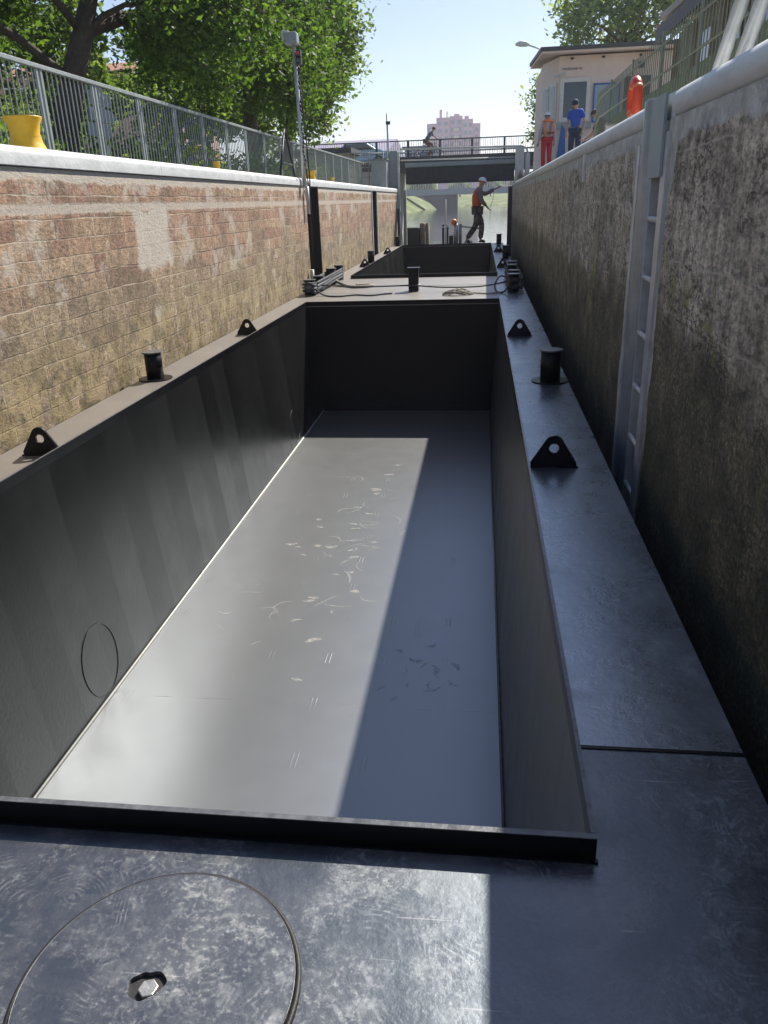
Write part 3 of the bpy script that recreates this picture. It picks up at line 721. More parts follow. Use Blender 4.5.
m = MB(); m.tube([(-2.87, 13.42, 3.4), (-2.85, 13.6, 2.4), (-2.89, 13.9, 1.75), (-2.99, 14.2, 1.2), (-3.02, 14.3, .2)], .012, 6); m.tube([(-2.9, 13.7, 1.9), (-3.0, 14.4, 1.4), (-3.05, 14.5, 0)], .010, 6)
P_(m, 'cable', M_['rubber'], sp)
P_(MB().tube([(-2.915, 13.72, -.1), (-2.915, 13.72, .30)], .035, 10), 'conduit', M_['white'], sp)
P_(MB().tube([(-2.915, 13.75, 1.2), (-2.915, 13.75, 1.63)], .03, 10), 'conduit', M_['galv'], sp)

# foliage generator
def leaf_cloud(clumps, n_per, size, seed, droop=.35, sub=14, spread=.34):
    g = np.random.default_rng(seed); allP = []; 
    for (x, y, z, r) in clumps:
        c = np.array([x, y, z]); ns = max(5, int(sub*r*r)+4)
        d = g.normal(size=(ns, 3)); d /= np.linalg.norm(d, axis=1)[:, None]
        rad = r*(g.random(ns)**.45)
        cen = c+d*rad[:, None]*np.array([1, 1, .8])
        npr = int(n_per*r*r/ns)+8
        for s_ in cen:
            p = g.normal(size=(npr, 3))*spread*np.array([.62, .62, .5])*(.6+.5*g.random())
            hang = g.random(npr)**2*droop; p[:, 2] -= hang
            allP.append(s_+p)
    Pn = np.concatenate(allP); n = len(Pn)
    a = g.normal(size=(n, 3)); a[:, 2] = a[:, 2]*.5-.45; a /= np.linalg.norm(a, axis=1)[:, None]
    nrm = g.normal(size=(n, 3)); nrm[:, 2] += .4; b = np.cross(a, nrm); b /= np.linalg.norm(b, axis=1)[:, None]
    s = size*(.6+.8*g.random(n))[:, None]
    up = np.cross(a, b)*.12
    v = np.stack([Pn-a*s*.5, Pn+b*s*.27+up*s, Pn+a*s*.5, Pn-b*s*.27+up*s], 1).reshape(-1, 3)
    return v, n
def leaf_obj(name, v, n, mat, parent=None):
    me = bpy.data.meshes.new(name); me.vertices.add(len(v)); me.vertices.foreach_set('co', v.astype(np.float32).ravel())
    me.loops.add(4*n); me.loops.foreach_set('vertex_index', np.arange(4*n, dtype=np.int32))
    me.polygons.add(n); me.polygons.foreach_set('loop_start', np.arange(0, 4*n, 4, dtype=np.int32)); me.polygons.foreach_set('loop_total', np.full(n, 4, dtype=np.int32))
    me.materials.append(mat); me.update(calc_edges=True); me.validate()
    o = bpy.data.objects.new(name, me); C.objects.link(o)
    if parent: o.parent = parent; o.matrix_parent_inverse = Matrix.Translation(parent.location).inverted()
    return o
def tree(label, base, trunk, rads, clumps, mat, n_per, size, seed, cat='tree', group=None, **kw):
    t = thing('tree', label, cat, base, 0, group)
    g = random.Random(seed); m = MB(); T = [Vector(p) for p in trunk]; m.tube(T, rads, 10)
    for (x, y, z, r) in clumps:
        c = Vector((x, y, z)); i = min(range(1, len(T)), key=lambda i: (T[i]-c).length+(0 if T[i].z < z+.4 else 2))
        s0 = T[i]; L = (c-s0).length; mid = s0.lerp(c, .5)+Vector((g.uniform(-.1, .1), g.uniform(-.1, .1), L*.10))
        r0 = min(rads[i]*.55, .03+.016*L); m.tube([s0, s0.lerp(mid, .5)+Vector((0, 0, L*.03)), mid, c], [r0, r0*.8, r0*.6, r0*.25], 6)
        for k in range(5):
            e = c+Vector((g.uniform(-1, 1), g.uniform(-1, 1), g.uniform(-.6, .8)))*r*.8; st = mid.lerp(c, g.random())
            m.tube([st, st.lerp(e, .5)+Vector((0, 0, .06)), e], [r0*.35, r0*.25, r0*.1], 5)
    P_(m, 'trunk', M_['bark'], t)
    v, n = leaf_cloud(clumps, n_per, size, seed, **kw); leaf_obj('crown', v, n, mat, t)
    return t
LG = 'trees behind the left quay fence'
A = [(-5.5,9.5,4.2,.9),(-6.2,12,4.9,1.2),(-4.4,10.9,4.45,.75),(-4.2,12,4.15,.85),(-4.5,12.9,3.75,.62),(-4.0,13.3,4.1,.8),(-4.7,13.8,3.9,.75),(-3.7,12.7,4.75,.9),(-5,12,5.6,1.3),(-6.6,10,5.3,1.2),(-4.3,14.3,4.8,1.0),(-7.2,12.6,4.4,1.0),(-6.7,9.3,3.9,.65),(-3.6,13.8,4.3,.7),(-4.6,14.6,3.5,.6),(-4.0,11.6,3.9,.5)]
tree('nearest broad dark green tree with a leaning black trunk behind the left fence', (-5.85, 11.1, 1.7), [(-5.85,11.1,1.6),(-5.65,11.05,2.3),(-5.4,11.0,2.95),(-5.2,11.1,3.5),(-5.0,11.4,4.4)], [.20,.17,.155,.13,.08], A, M_['leafA'], 2500, .095, 3, group=LG)
Bc = [(-4.0,16.6,4.4,.95),(-4.6,18,4.1,.95),(-5,19.6,5.2,1.3),(-4.0,18.2,5.3,1.1),(-6.3,19,5,1.3),(-5.5,21.6,4.7,1.1),(-4.4,20.5,4.7,.9),(-7.4,20,5,1.2),(-3.9,17.4,3.55,.6),(-4.4,20,3.85,.6),(-3.7,19.2,4.4,.7),(-5.4,18.0,6.4,1.4)]
tree('second dark green tree with drooping sunlit leaves beside the signal pole', (-5.9, 21.3, 1.7), [(-5.9,21.3,1.6),(-5.85,21.2,2.6),(-5.8,21.0,3.4),(-5.5,20.4,4.6)], [.22,.19,.17,.10], Bc, M_['leafA'], 2200, .115, 5, group=LG)
Cc = [(-4.75,25,5.2,1.1),(-4.9,25.2,4.2,.8),(-4.3,24.6,6.4,1.0),(-5.5,26,6.2,1.5),(-6.2,27,4.7,1.2),(-4.6,26.3,4.9,.7),(-4.2,25,5.8,.8),(-5.4,26,3.7,.7),(-4.15,24.5,7.4,1.0)]
tree('third paler tree with loose fine leaves, nearest the bridge', (-6.3, 26.6, 1.7), [(-6.3,26.6,1.6),(-6.2,26.5,3.0),(-5.9,26.3,4.2),(-5.5,26,5.6)], [.18,.15,.12,.07], Cc, M_['leafC'], 1500, .15, 8, group=LG, spread=.42)
Dc = [(-9,13,4.4,1.5),(-10.2,16,4.6,1.6),(-8.6,16,4.9,1.5),(-11,13,5,1.6),(-8.4,11.5,3.6,1.0),(-9.3,17,3.3,1.0),(-8.0,9.5,4.4,1.0)]
tree('darker tree set back behind the leaning trunk, filling the far left of the sky', (-9.5, 15, 1.7), [(-9.5,15,1.6),(-9.4,15,3.2),(-9.3,14.8,4.4)], [.2,.17,.1], Dc, M_['leafC'], 1500, .17, 11, group=LG)
Ec = [(-9.5,24,4.6,1.7),(-8.2,26,4.8,1.5),(-7.9,23,4.2,1.2),(-10.5,21,4.4,1.4),(-7.6,28.5,4.2,1.2)]
tree('bushy background tree behind the second trunk, farthest from the fence', (-9, 24.5, 1.7), [(-9,24.5,1.6),(-9,24.5,3.2),(-9,24.3,4.6)], [.2,.17,.1], Ec, M_['leafC'], 1300, .19, 12, group=LG)
def shrub(x, y, z, r, h, label, seed, mat='leafS', size=.09, npr=1100, group='shrubs behind the left fence'):
    t = thing('shrub', label, 'shrub', (x, y, z), 0, group)
    m = MB(); g = random.Random(seed)
    for k in range(7): m.tube([(x, y, z-.05), (x+g.uniform(-r, r)*.6, y+g.uniform(-r, r)*.6, z+h*.8)], [.02, .006], 5)
    P_(m, 'stems', M_['bark'], t)
    cl = [(x+g.uniform(-r, r)*.6, y+g.uniform(-r, r)*.9, z+h*g.uniform(.25, .75), r*.6) for k in range(5)]
    v, n = leaf_cloud(cl, npr, size, seed, droop=.05, spread=.2); leaf_obj('foliage', v, n, M_[mat], t)
sh = [(-5.2,8.0,.7,.7,'low bright shrub left of the leaning trunk'),(-5.0,9.7,.5,.45,'small bright shrub below the grey sign boards'),(-5.3,12.9,.8,.8,'rounded bright green shrub just right of the grey sign boards'),(-5.1,14.6,.75,.8,'sunny yellow-green shrub midway along the fence'),(-5.4,16.4,.9,.95,'tall fresh green shrub before the second trunk'),(-5.0,18.5,.7,.7,'green shrub behind the narrow yellow bollard'),(-5.2,23.5,.8,.8,'green shrub just beyond the second trunk'),(-7.0,10.2,1.0,1.2,'big shrub behind the leaning trunk'),(-7.4,13.4,1.1,1.3,'big shrub in front of the pink house'),(-7.4,17.2,1.1,1.2,'wide shrub under the second tree'),(-6.4,6.6,1.0,1.3,'big shrub at the far left behind the fence')]
for k, (x, y, r, h, lab) in enumerate(sh): shrub(x, y, 1.7, r, h, lab, 40+k, 'leafS' if k < 7 else 'leafC')

# grey boards on the leaning trunk (seen from the back)
sg = thing('sign_boards', 'three stacked grey sign boards behind the left fence near the leaning trunk', 'sign', (-5.3, 11.6, 1.7))
P_(MB().box(-5.36, -5.32, 11.6, 11.66, 1.7, 3.0), 'post', M_['galv'], sg)
for k, (z, a, b) in enumerate(((2.80, .0, .62), (2.60, -.06, .66), (2.40, -.16, .5))):
    P_(MB().prism([(11.2+a, z-.085), (11.2+b+.0, z-.085), (11.2+b+.08, z), (11.2+b, z+.085), (11.2+a, z+.085)], 'x', -5.31, -5.295), 'sign_board', M_['signgrey'], sg)
# dark post at the far left
P0 = tag(MB().tube([(-5.0, 7.4, 1.6), (-5.05, 7.42, 2.6), (-5.15, 7.4, 4.2)], [.07, .06, .05], 10).build('sapling_trunk', M_['bark']), 'thin dark sapling trunk behind the large yellow bollard', 'tree')
# A-shaped steel trestle by signal pole
tr = thing('steel_trestle', 'dark steel A frame standing before the left fence just past the signal pole', 'trestle', (-3.8, 16.2, 1.75))
for a, b in (((-3.8, 15.50, 1.76), (-3.8, 16.15, 2.72)), ((-3.8, 16.90, 1.76), (-3.8, 16.20, 2.72))): P_(MB().tube([a, b], .022, 8), 'leg', M_['darkst'], tr)
P_(MB().tube([(-3.8, 15.75, 2.1), (-3.8, 16.65, 2.1)], .015, 8), 'crossbar', M_['darkst'], tr)

def house(name, label, x0, x1, y0, y1, z0, z1, wall, roof, rows, face='y', rh=1.2, group=None, ridge='x'):
    t = thing(name, label, 'building', ((x0+x1)/2, (y0+y1)/2, z0), 0, group)
    P_(MB().box(x0, x1, y0, y1, z0, z1), 'wall', wall, t)
    m = MB(); e = .4
    if ridge == 'x': m.prism([(y0-e, z1+.003), (y1+e, z1+.003), ((y0+y1)/2, z1+rh)], 'x', x0-e, x1+e)
    else: m.prism([(x0-e, z1+.003), (x1+e, z1+.003), ((x0+x1)/2, z1+rh)], 'y', y0-e, y1+e)
    P_(m, 'roof', roof, t)
    nw = rows[0]; nf = rows[1]; W = (x1-x0)/nw; H = (z1-z0)/nf
    for j in range(nf):
        for i in range(nw):
            cx, cz = x0+(i+.5)*W, z0+(j+.55)*H; ww, wh = min(W*.22, .6), min(H*.25, .75)
            fr = P_(MB().box(cx-ww-.08, cx+ww+.08, y0-.05, y0-.003, cz-wh-.08, cz+wh+.08), 'window', M_['white'], t)
            MB().box(cx-ww, cx+ww, y0-.07, y0-.052, cz-wh, cz+wh).build('pane', M_['glass'], fr)
    return t
M_['pinkhouse'] = simple('pink_house_render', (.50, .33, .28), .9, 0, .1, 2)
M_['brickhouse'] = simple('brick_house_wall', (.40, .17, .13), .9, 0, .15, 3)
M_['lilacroof'] = simple('lilac_metal_roof', (.26, .24, .34), .85, 0, .06, 1)
M_['tileroof'] = simple('clay_tile_roof', (.32, .15, .10), .85, 0, .2, 6)
house('house', 'pink rendered house half hidden by foliage behind the left fence', -27, -16.5, 42, 52, 2.5, 7.8, M_['pinkhouse'], M_['tileroof'], (5, 2))
house('warehouse', 'long low building with a pale lilac metal roof left of the bridge', -15.2, -8.7, 75, 91, 3.2, 5.55, M_['brickhouse'], M_['lilacroof'], (6, 1), rh=1.5, ridge='x')
house('house', 'small flat blue grey building just behind the slim lamp mast at the bridge', -8.4, -5.4, 92, 100, 3.2, 6.8, simple('blue_grey_cladding', (.20, .27, .36), .7), M_['roofd'], (3, 2), rh=.3)

# low dark roofed kiosk beyond the fence end
k = thing('pump_hut', 'low grey hut with a dark flat roof just beyond the end of the left fence', 'hut', (-6, 35.5, 2))
P_(MB().box(-7.6, -5.5, 34.3, 36.8, 1.8, 3.25), 'wall', M_['conc'], k); P_(MB().box(-8.6, -5.3, 34.0, 37, 3.253, 3.45), 'roof', M_['roofd'], k)

# ================================================================== GATE, BRIDGE, FAR CANAL
gt = thing('lift_gate', 'raised dark steel lock gate hanging between posts under the road bridge', 'lock gate', (-.8, 30, 1.7))
P_(MB().box(-2.72, 1.12, 29.95, 30.15, 1.90, 2.45), 'gate_leaf', M_['darkst'], gt, .01)
P_(MB().box(-2.74, 1.14, 29.9, 30.2, 2.453, 2.60), 'crossbeam', M_['grey'], gt, .02)
m = MB(); m.tube([(-2.9, 30, 3.06), (1.35, 30, 3.0), (1.52, 30, 2.93), (1.58, 30, 2.75), (1.58, 30, 2.1)], .035, 10); m.tube([(-2.9, 30, 2.7), (1.3, 30, 2.66)], .02, 8)
P_(m, 'handrail', M_['white'], gt)
P_(MB().box(-3.25, -2.98, 29.6, 30.1, 1.70, 3.0), 'tower_post', M_['grey'], gt, .01)
P_(MB().box(-2.97, -2.90, 29.5, 29.62, 1.0, 2.95), 'tower_post', M_['galv'], gt)
P_(MB().box(-2.86, -2.75, 30.2, 30.35, -1.0, 1.72), 'guide_post', M_['conc'], gt)
P_(MB().box(-3.7, -2.92, 29.3, 29.5, -1.5, 1.1), 'gate_recess', M_['darkst'], gt)
P_(MB().tube([(-2.9, 29.25, 1.1), (-2.9, 29.25, -.2)], .02, 8), 'lift_rod', M_['galv'], gt)
P_(MB().box(.88, 1.4, 28.42, 28.9, -1.5, 1.7), 'gate_recess', M_['darkst'], gt)
P_(MB().box(1.13, 1.42, 29.4, 29.9, 1.76, 2.92), 'tower_post', M_['white'], gt, .02)
P_(MB().box(1.46, 1.62, 29.45, 29.9, 1.76, 2.75), 'tower_post', M_['white'], gt, .02)
P_(MB().lathe([(.09, 0), (.07, .1), (.02, .24)], (1.30, 29.3, 1.95), 12), 'bell', M_['timber'], gt)
# machinery cabinets left
cb = thing('machine_cabinet', 'grey sheet metal cabinet with railings at the left gate post', 'cabinet', (-3.6, 29.5, 1.7))
P_(MB().box(-3.78, -3.27, 28.6, 29.4, 1.72, 2.68), 'body', M_['grey'], cb, .01)
P_(MB().box(-3.82, -3.24, 28.56, 29.44, 2.683, 2.72), 'lid', M_['fencem'], cb)
m = MB()
for z in (2.95, 2.5, 2.2): m.tube([(-4.9, 28.9, z), (-3.35, 28.9, z-.05)], .018, 6)
for x in (-4.9, -4.4, -3.9, -3.4): m.tube([(x, 28.9, 1.7), (x, 28.9, 2.95)], .02, 6)
P_(m, 'railing', M_['fencem'], cb)
mast = thing('slim_mast', 'slim grey mast with a small fitting beside the left end of the bridge', 'mast', (-3.3, 29.8, 1.7))
P_(MB().tube([(-3.3, 29.85, 1.7), (-3.33, 29.8, 4.2)], [.045, .03], 8), 'pole', M_['galv'], mast)
P_(MB().box(-3.37, -3.22, 29.75, 29.85, 3.85, 3.95), 'fitting', M_['darkst'], mast)

br = thing('road_bridge', 'dark girder road bridge crossing the canal beyond the lock gate', 'bridge', (0, 53, 3))
P_(MB().box(-6.5, 14, 50, 57, 3.05, 3.55), 'deck', M_['darkst'], br)
P_(MB().box(-6.5, 14, 49.8, 50.0, 3.3, 3.78), 'kerb_beam', M_['darkst'], br, .02)
m = MB(); m.box(-12, 14, 49.85, 49.93, 4.60, 4.66); m.box(-12, 14, 49.86, 49.92, 3.95, 3.98)
P_(m, 'rail', M_['darkst'], br)
m = MB(); x = -12
while x < 14: m.box(x, x+.02, 49.88, 49.90, 3.8, 4.6); x += .135
P_(m, 'bars', M_['darkst'], br)
for k in range(14): P_(MB().box(-11.9+1.87*k, -11.78+1.87*k, 49.84, 49.94, 3.5, 4.66), 'post', M_['darkst'], br)
P_(MB().box(-9, -5.2, 49.8, 57, -1, 3.04), 'abutment', M_['conc'], br); P_(MB().box(10, 14, 49.8, 57, -1, 3.04), 'abutment', M_['conc'], br)
m = MB(); m.box(-12, 14, 56.9, 56.95, 4.35, 4.42); x = -12
while x < 14: m.box(x, x+.02, 56.9, 56.92, 3.6, 4.35); x += .27
P_(m, 'far_rail', M_['galv'], br)
rd = MB(); rd.box(-200, -6.52, 49.9, 58, 1, 3.45); rd.box(14.02, 200, 49.9, 58, 1, 3.45); rd.box(-6.5, 14, 50.02, 57, 3.554, 3.57)
struct(rd.build('road', M_['asph']))

fb = thing('canal_bridge', 'distant pale concrete bridge over the canal seen below the lock gate', 'bridge', (0, 190, 0))
P_(MB().box(-60, 50, 188, 196, 2.4, 3.6), 'deck', simple('blue_grey_concrete', (.30, .33, .37), .8), fb)
m = MB(); m.box(-60, 50, 187.9, 188, 5.0, 5.12); x = -60
while x < 50: m.box(x, x+.1, 187.9, 188, 3.6, 5.0); x += .55
P_(m, 'railing', M_['white'], fb)
P_(MB().box(-8.3, -5.6, 188.5, 195, -1.2, 2.39), 'pier', M_['asph'], fb)
P_(MB().box(4.6, 7.0, 188.5, 195, -1.2, 2.39), 'pier', M_['asph'], fb) if False else None
P_(MB().prism([(-13.6, 2.39), (-9.8, -1), (-8.35, -1), (-8.35, 2.39)], 'y', 188.5, 195.5), 'abutment', simple('purple_brick', (.16, .12, .14), .9), fb)

M_['towerw'] = simple('pink_tower_render', (.60, .38, .47), .9, 0, .05, .3)
M_['towerg'] = simple('tower_window', (.20, .19, .27), .3)
def tower():
    t = thing('apartment_tower', 'tall stepped pale pink apartment tower on the horizon above the bridge', 'building', (-14, 410, 4))
    blk = [(-26, -21.5, 400, 412, 34.4), (-21.5, -15.5, 398.5, 414, 36.6), (-15.5, -9.5, 400, 414, 37.2), (-9.5, -4.6, 398.5, 412, 35.6), (-4.6, -1.2, 400, 410, 33.8)]
    for k, (a, b, c, d, h) in enumerate(blk):
        wb = P_(MB().box(a, b-.02, c, d, 3, h), 'block', M_['towerw'], t)
        nf = int((h-6)/3.1); nw = 2 if b-a > 4 else 1
        for j in range(nf):
            for i in range(nw):
                cx = a+(i+.5)*(b-a)/nw; cz = h-2.6-j*3.1
                w2 = MB().box(cx-.75, cx+.75, c-.06, c-.01, cz-.7, cz+.8); w2.build('window', M_['towerg'], wb).matrix_world = Matrix.Identity(4)
    for a, b, h0, h in ((-20.2, -19.1, 36.6, 40.2), (-17.0, -16.5, 36.6, 39.4), (-13.5, -11, 37.2, 38.2), (-8.6, -6.6, 35.6, 37.2)):
        P_(MB().box(a, b, 402, 406, h0+.01, h), 'roof_box', M_['towerw'], t)
    for (a, b) in ((-24.6, -22), (-13.6, -11)):
        for j in range(9):
            z = 32-j*3.1
            P_(MB().box(a, b, 398.9, 399.98, z-1.1, z), 'balcony', M_['pinkwall'], t)
tower()
for k, (x, y, w2, h, lab) in enumerate(((-40, 330, 22, 10, 'low pale building on the horizon left of the tower'), (8, 360, 18, 9, 'low building on the horizon right of the tower'))):
    house('building', lab, x, x+w2, y, y+14, 3, h, M_['pinkhouse'] if k else M_['conc'], M_['tileroof'], (6, 2))
for k in range(7):
    x = [-34, -24, -17, 12, 20, 3, -8][k]; y = [215, 225, 240, 240, 230, 300, 305][k]
    tree('distant canal bank tree number %s from the left beyond the pale bridge' % ['one', 'two', 'three', 'six', 'seven', 'five', 'four'][k], (x, y, 3), [(x, y, 2), (x, y, 5), (x, y, 7)], [.3, .25, .1],
         [(x, y, 6, 2.3), (x+2, y, 5.2, 1.8), (x-2, y+1, 5.4, 1.8)], M_['leafC'], 300, .7, 60+k, group='far trees on the canal bank', spread=.9)

# cars on the road at the left end of the bridge
def car(label, x, y, z, rz, col):
    t = thing('parked_car', label, 'car', (x, y, z), rz, None)
    cp_ = simple('car_paint', col, .25, .3, .03)
    m = MB(); prof = [(-2.05, .35), (-2.1, .75), (-1.95, .92), (-1.35, .98), (-.75, 1.40), (.55, 1.42), (1.25, .98), (2.0, .82), (2.12, .6), (2.1, .32)]
    m.prism(prof, 'y', -.85, .85); m.build('body', cp_, t, .05)
    for s_ in (-1, 1):
        MB().prism([(-1.2, .97), (-.72, 1.33), (.5, 1.35), (1.08, .97)], 'y', s_*.853, s_*.862).build('side_window', M_['glass'], t)
        for xx in (-1.3, 1.35):
            wh = MB().tube([(xx, s_*.70, .32), (xx, s_*.88, .32)], .32, 20).build('wheel', M_['rubber'], t)
            MB().tube([(xx, s_*.875, .32), (xx, s_*.89, .32)], .19, 16).build('rim', M_['galv'], wh)
    MB().prism([(.60, 1.40), (1.22, 1.01), (1.25, 1.03), (.62, 1.425)], 'y', -.72, .72).build('windscreen', M_['glass'], t)
    for yy in (-.6, .6): MB().box(2.08, 2.14, yy-.16, yy+.16, .55, .68).build('headlight', M_['white'], t)
car('pale blue car on the road left of the bridge, in front of the lilac roof', -7.7, 53.4, 3.42, R(-6), (.30, .46, .60))

# ================================================================== PEOPLE
SKIN = simple('skin', (.45, .26, .18), .6, 0, .06)
def skinmesh(name, verts, edges, radii, mats, parent, sub=2, root=0):
    me = bpy.data.meshes.new(name); me.from_pydata(verts, edges, [])
    o = bpy.data.objects.new(name, me); C.objects.link(o)
    sk = o.modifiers.new('skin', 'SKIN'); sk.use_smooth_shade = True
    ss = o.modifiers.new('sub', 'SUBSURF'); ss.levels = sub; ss.render_levels = sub
    if not me.skin_vertices:
        me.attributes  # layer is created with the modifier on evaluation
    bm = bmesh.new(); bm.from_mesh(me); lay = bm.verts.layers.skin.verify()
    for v, r in zip(bm.verts, radii):
        v[lay].radius = (r, r) if not isinstance(r, tuple) else r; v[lay].use_root = (v.index == root)
    bm.verts.ensure_lookup_table()
    bm.to_mesh(me); bm.free()
    dg = bpy.context.evaluated_depsgraph_get(); dg.update()
    nm = bpy.data.meshes.new_from_object(o.evaluated_get(dg)); o.modifiers.clear(); o.data = nm
    nm.materials.clear(); nm.materials.append(mats)
    for p in nm.polygons: p.use_smooth = True
    bpy.data.meshes.remove(me); o.name = name; nm.name = name
    o.parent = parent; return o
def person(label, loc, rz, pose, cloth, scale=1.):
    """pose: joints in local metres; x right, y forward, z up"""
    t = thing('person', label, 'person', loc, rz); t.scale = (scale,)*3
    J = dict(pelvis=(0, 0, .95), waist=(0, 0, 1.08), chest=(0, .01, 1.30), neck=(0, .02, 1.47), neck2=(0, .03, 1.53), head=(0, .04, 1.60), crown=(0, .03, 1.70))
    for s_, q in ((-1, 'l'), (1, 'r')):
        J.update({q+'hip': (s_*.095, 0, .92), q+'knee': (s_*.11, .01, .50), q+'ank': (s_*.11, -.02, .09), q+'toe': (s_*.13, .13, .04),
                  q+'sho': (s_*.17, 0, 1.41), q+'elb': (s_*.24, -.02, 1.13), q+'wri': (s_*.24, .08, .90)})
    J.update(pose)
    V = []; E = []; Rr = []; idx = {}
    def a(n_, p, r, con=None):
        idx[n_] = len(V); V.append(tuple(p)); Rr.append(r)
        if con: E.append((idx[con], idx[n_]))
    a('pelvis', J['pelvis'], (.115, .088)); a('waist', J['waist'], (.12, .09), 'pelvis'); a('chest', J['chest'], (.145, .105), 'waist')
    a('neck', J['neck'], .062, 'chest'); a('neck2', J['neck2'], .05, 'neck'); a('head', J['head'], (.074, .09), 'neck2'); a('crown', J['crown'], (.066, .082), 'head')
    for q in 'lr':
        a(q+'hip', J[q+'hip'], .088, 'pelvis'); a(q+'knee', J[q+'knee'], .058, q+'hip'); a(q+'ank', J[q+'ank'], .038, q+'knee'); a(q+'toe', J[q+'toe'], .032, q+'ank')
        a(q+'sho', J[q+'sho'], .058, 'chest'); a(q+'elb', J[q+'elb'], .040, q+'sho'); a(q+'wri', J[q+'wri'], .028, q+'elb')
        w_ = Vector(J[q+'wri']); d = (w_-Vector(J[q+'elb'])).normalized(); side = d.cross(Vector((0, 1, .3))).normalized()
        if side.length < .5: side = Vector((1, 0, 0))
        palm = w_+d*.07; a(q+'palm', palm, (.030, .018), q+'wri')
        fwd = side.cross(d).normalized()
        for k in range(4):
            off = side*(k-1.5)*.019; L = (.075, .085, .08, .062)[k]
            a(q+'f%d' % k, palm+off+d*.03, .009, q+'palm'); a(q+'g%d' % k, palm+off*1.1+d*(.03+L*.55)+fwd*.012, .0085, q+'f%d' % k); a(q+'h%d' % k, palm+off*1.1+d*(.03+L*.85)+fwd*.032, .007, q+'g%d' % k)
        a(q+'th', palm-side*.035-d*.01, .011, q+'palm'); a(q+'th2', palm-side*.05+d*.03+fwd*.01, .009, q+'th')
    skinmesh('body', V, E, Rr, SKIN, t, 1)
    def garment(name, chain, mat, grow):
        vs, es, rs, mp = [], [], [], {}
        for n_, p in chain:
            mp[n_] = len(vs); 
            if isinstance(n_, str) and n_ in idx: vs.append(V[idx[n_]]); b = Rr[idx[n_]]
            else: vs.append(p[1]); b = p[2]; p = p[0]
            rs.append(tuple(x+grow for x in b) if isinstance(b, tuple) else b+grow)
            if p: es.append((mp[p], mp[n_]))
        return skinmesh(name, vs, es, rs, mat, t, 1)
    def lerp(a_, b_, f): return tuple(Vector(J[a_]).lerp(Vector(J[b_]), f))
    top = [('chest', None), ('waist', 'chest'), ('pelvis', 'waist'), ('neck', 'chest')]
    sl = cloth.get('sleeve', 1.)
    for q in 'lr':
        top.append((q+'sho', 'chest'))
        if sl < 1: top.append((q+'slv', (q+'sho', lerp(q+'sho', q+'elb', sl+.1), .046)))
        else: top += [(q+'elb', q+'sho'), (q+'cuff', (q+'elb', lerp(q+'elb', q+'wri', .9), .03))]
    garment('shirt', top, cloth['top'], .024)
    leg = [('pelvis', None)]
    for q in 'lr': leg += [(q+'hip', 'pelvis'), (q+'knee', q+'hip'), (q+'hem', (q+'knee', lerp(q+'knee', q+'ank', .93), .048))]
    garment('trousers', leg, cloth['legs'], .028)
    for q in 'lr': skinmesh('shoe', [J[q+'ank'], J[q+'toe'], tuple(Vector(J[q+'ank'])+Vector((0, -.03, -.05)))], [(0, 1), (0, 2)], [.048, .042, .045], cloth['shoes'], t, 1)
    if cloth.get('vest'):
        garment('vest', [('chest', None), ('waist', 'chest'), ('pelvis', 'waist'), ('lv', ('chest', lerp('chest', 'lsho', .75), .07)), ('rv', ('chest', lerp('chest', 'rsho', .75), .07))], cloth['vest'], .062)
    h = Vector(J['head']); up = (Vector(J['crown'])-Vector(J['neck2'])).normalized(); fw = Vector(pose.get('face', (0, 1, 0))).normalized(); rt = fw.cross(up).normalized(); fw = up.cross(rt)
    # face: nose, brow, eyes, mouth, ears
    m = MB(); m.tube([h+fw*.088+up*.02, h+fw*.112-up*.015, h+fw*.09-up*.025], [.008, .014, .009], 6)
    for s_ in (-1, 1): m.tube([h+rt*s_*.08+up*.02, h+rt*s_*.09-up*.0, h+rt*s_*.08-up*.03], [.012, .018, .01], 6)
    m.build('face', SKIN, t)
    m = MB()
    for s_ in (-1, 1): m.tube([h+fw*.084+rt*s_*.042+up*.022, h+fw*.09+rt*s_*.02+up*.022], .007, 6)
    m.tube([h+fw*.088+rt*.02-up*.052, h+fw*.088-rt*.02-up*.052], .005, 6); m.build('eyes_and_mouth', M_['rubber'], t)
    # hair / hat
    hc = cloth['hat']
    def dome(r, low, mat, name, k0=1.0):
        m = MB(); vs = []; nn = 20; rows = 7
        c = h+up*(low)
        for i in range(rows):
            a_ = PI/2*i/(rows-1)
            for k in range(nn):
                q = 2*PI*k/nn; vs.append(c+(rt*math.cos(q)*r*.9+fw*math.sin(q)*r*1.08)*math.cos(a_)+up*math.sin(a_)*r*k0)
        fs = [(i*nn+k, i*nn+(k+1) % nn, (i+1)*nn+(k+1) % nn, (i+1)*nn+k) for i in range(rows-1) for k in range(nn)]
        m.add(vs, fs, 0, True); return m.build(name, mat, t)
    dome(.098, .015, cloth['hair'], 'hair', 1.15)
    if hc == 'helmet' or hc == 'cap':
        dome(.112 if hc == 'helmet' else .105, .055, cloth['hatmat'], hc, .95)
        m = MB(); c = h+up*.058; br_ = []
        for k in range(9):
            q = PI*k/8; br_.append((c+rt*math.cos(q)*.095+fw*math.sin(q)*.11, c+rt*math.cos(q)*.085+fw*(.10+math.sin(q)*(.085))-up*.012))
        vs = [p for pr_ in br_ for p in pr_]; m.add(vs, [(2*k, 2*k+2, 2*k+3, 2*k+1) for k in range(8)]); m.build('brim', cloth['hatmat'], t)
    return t
mt = lambda n_, c, r=.8: simple(n_, c, r, 0, .12, 10)
navy = mt('navy_cloth', (.012, .025, .07)); bluec = mt('royal_blue_cloth', (.01, .07, .42)); redc = mt('red_cloth', (.52, .015, .03)); greyc = mt('grey_cloth', (.30, .29, .31))
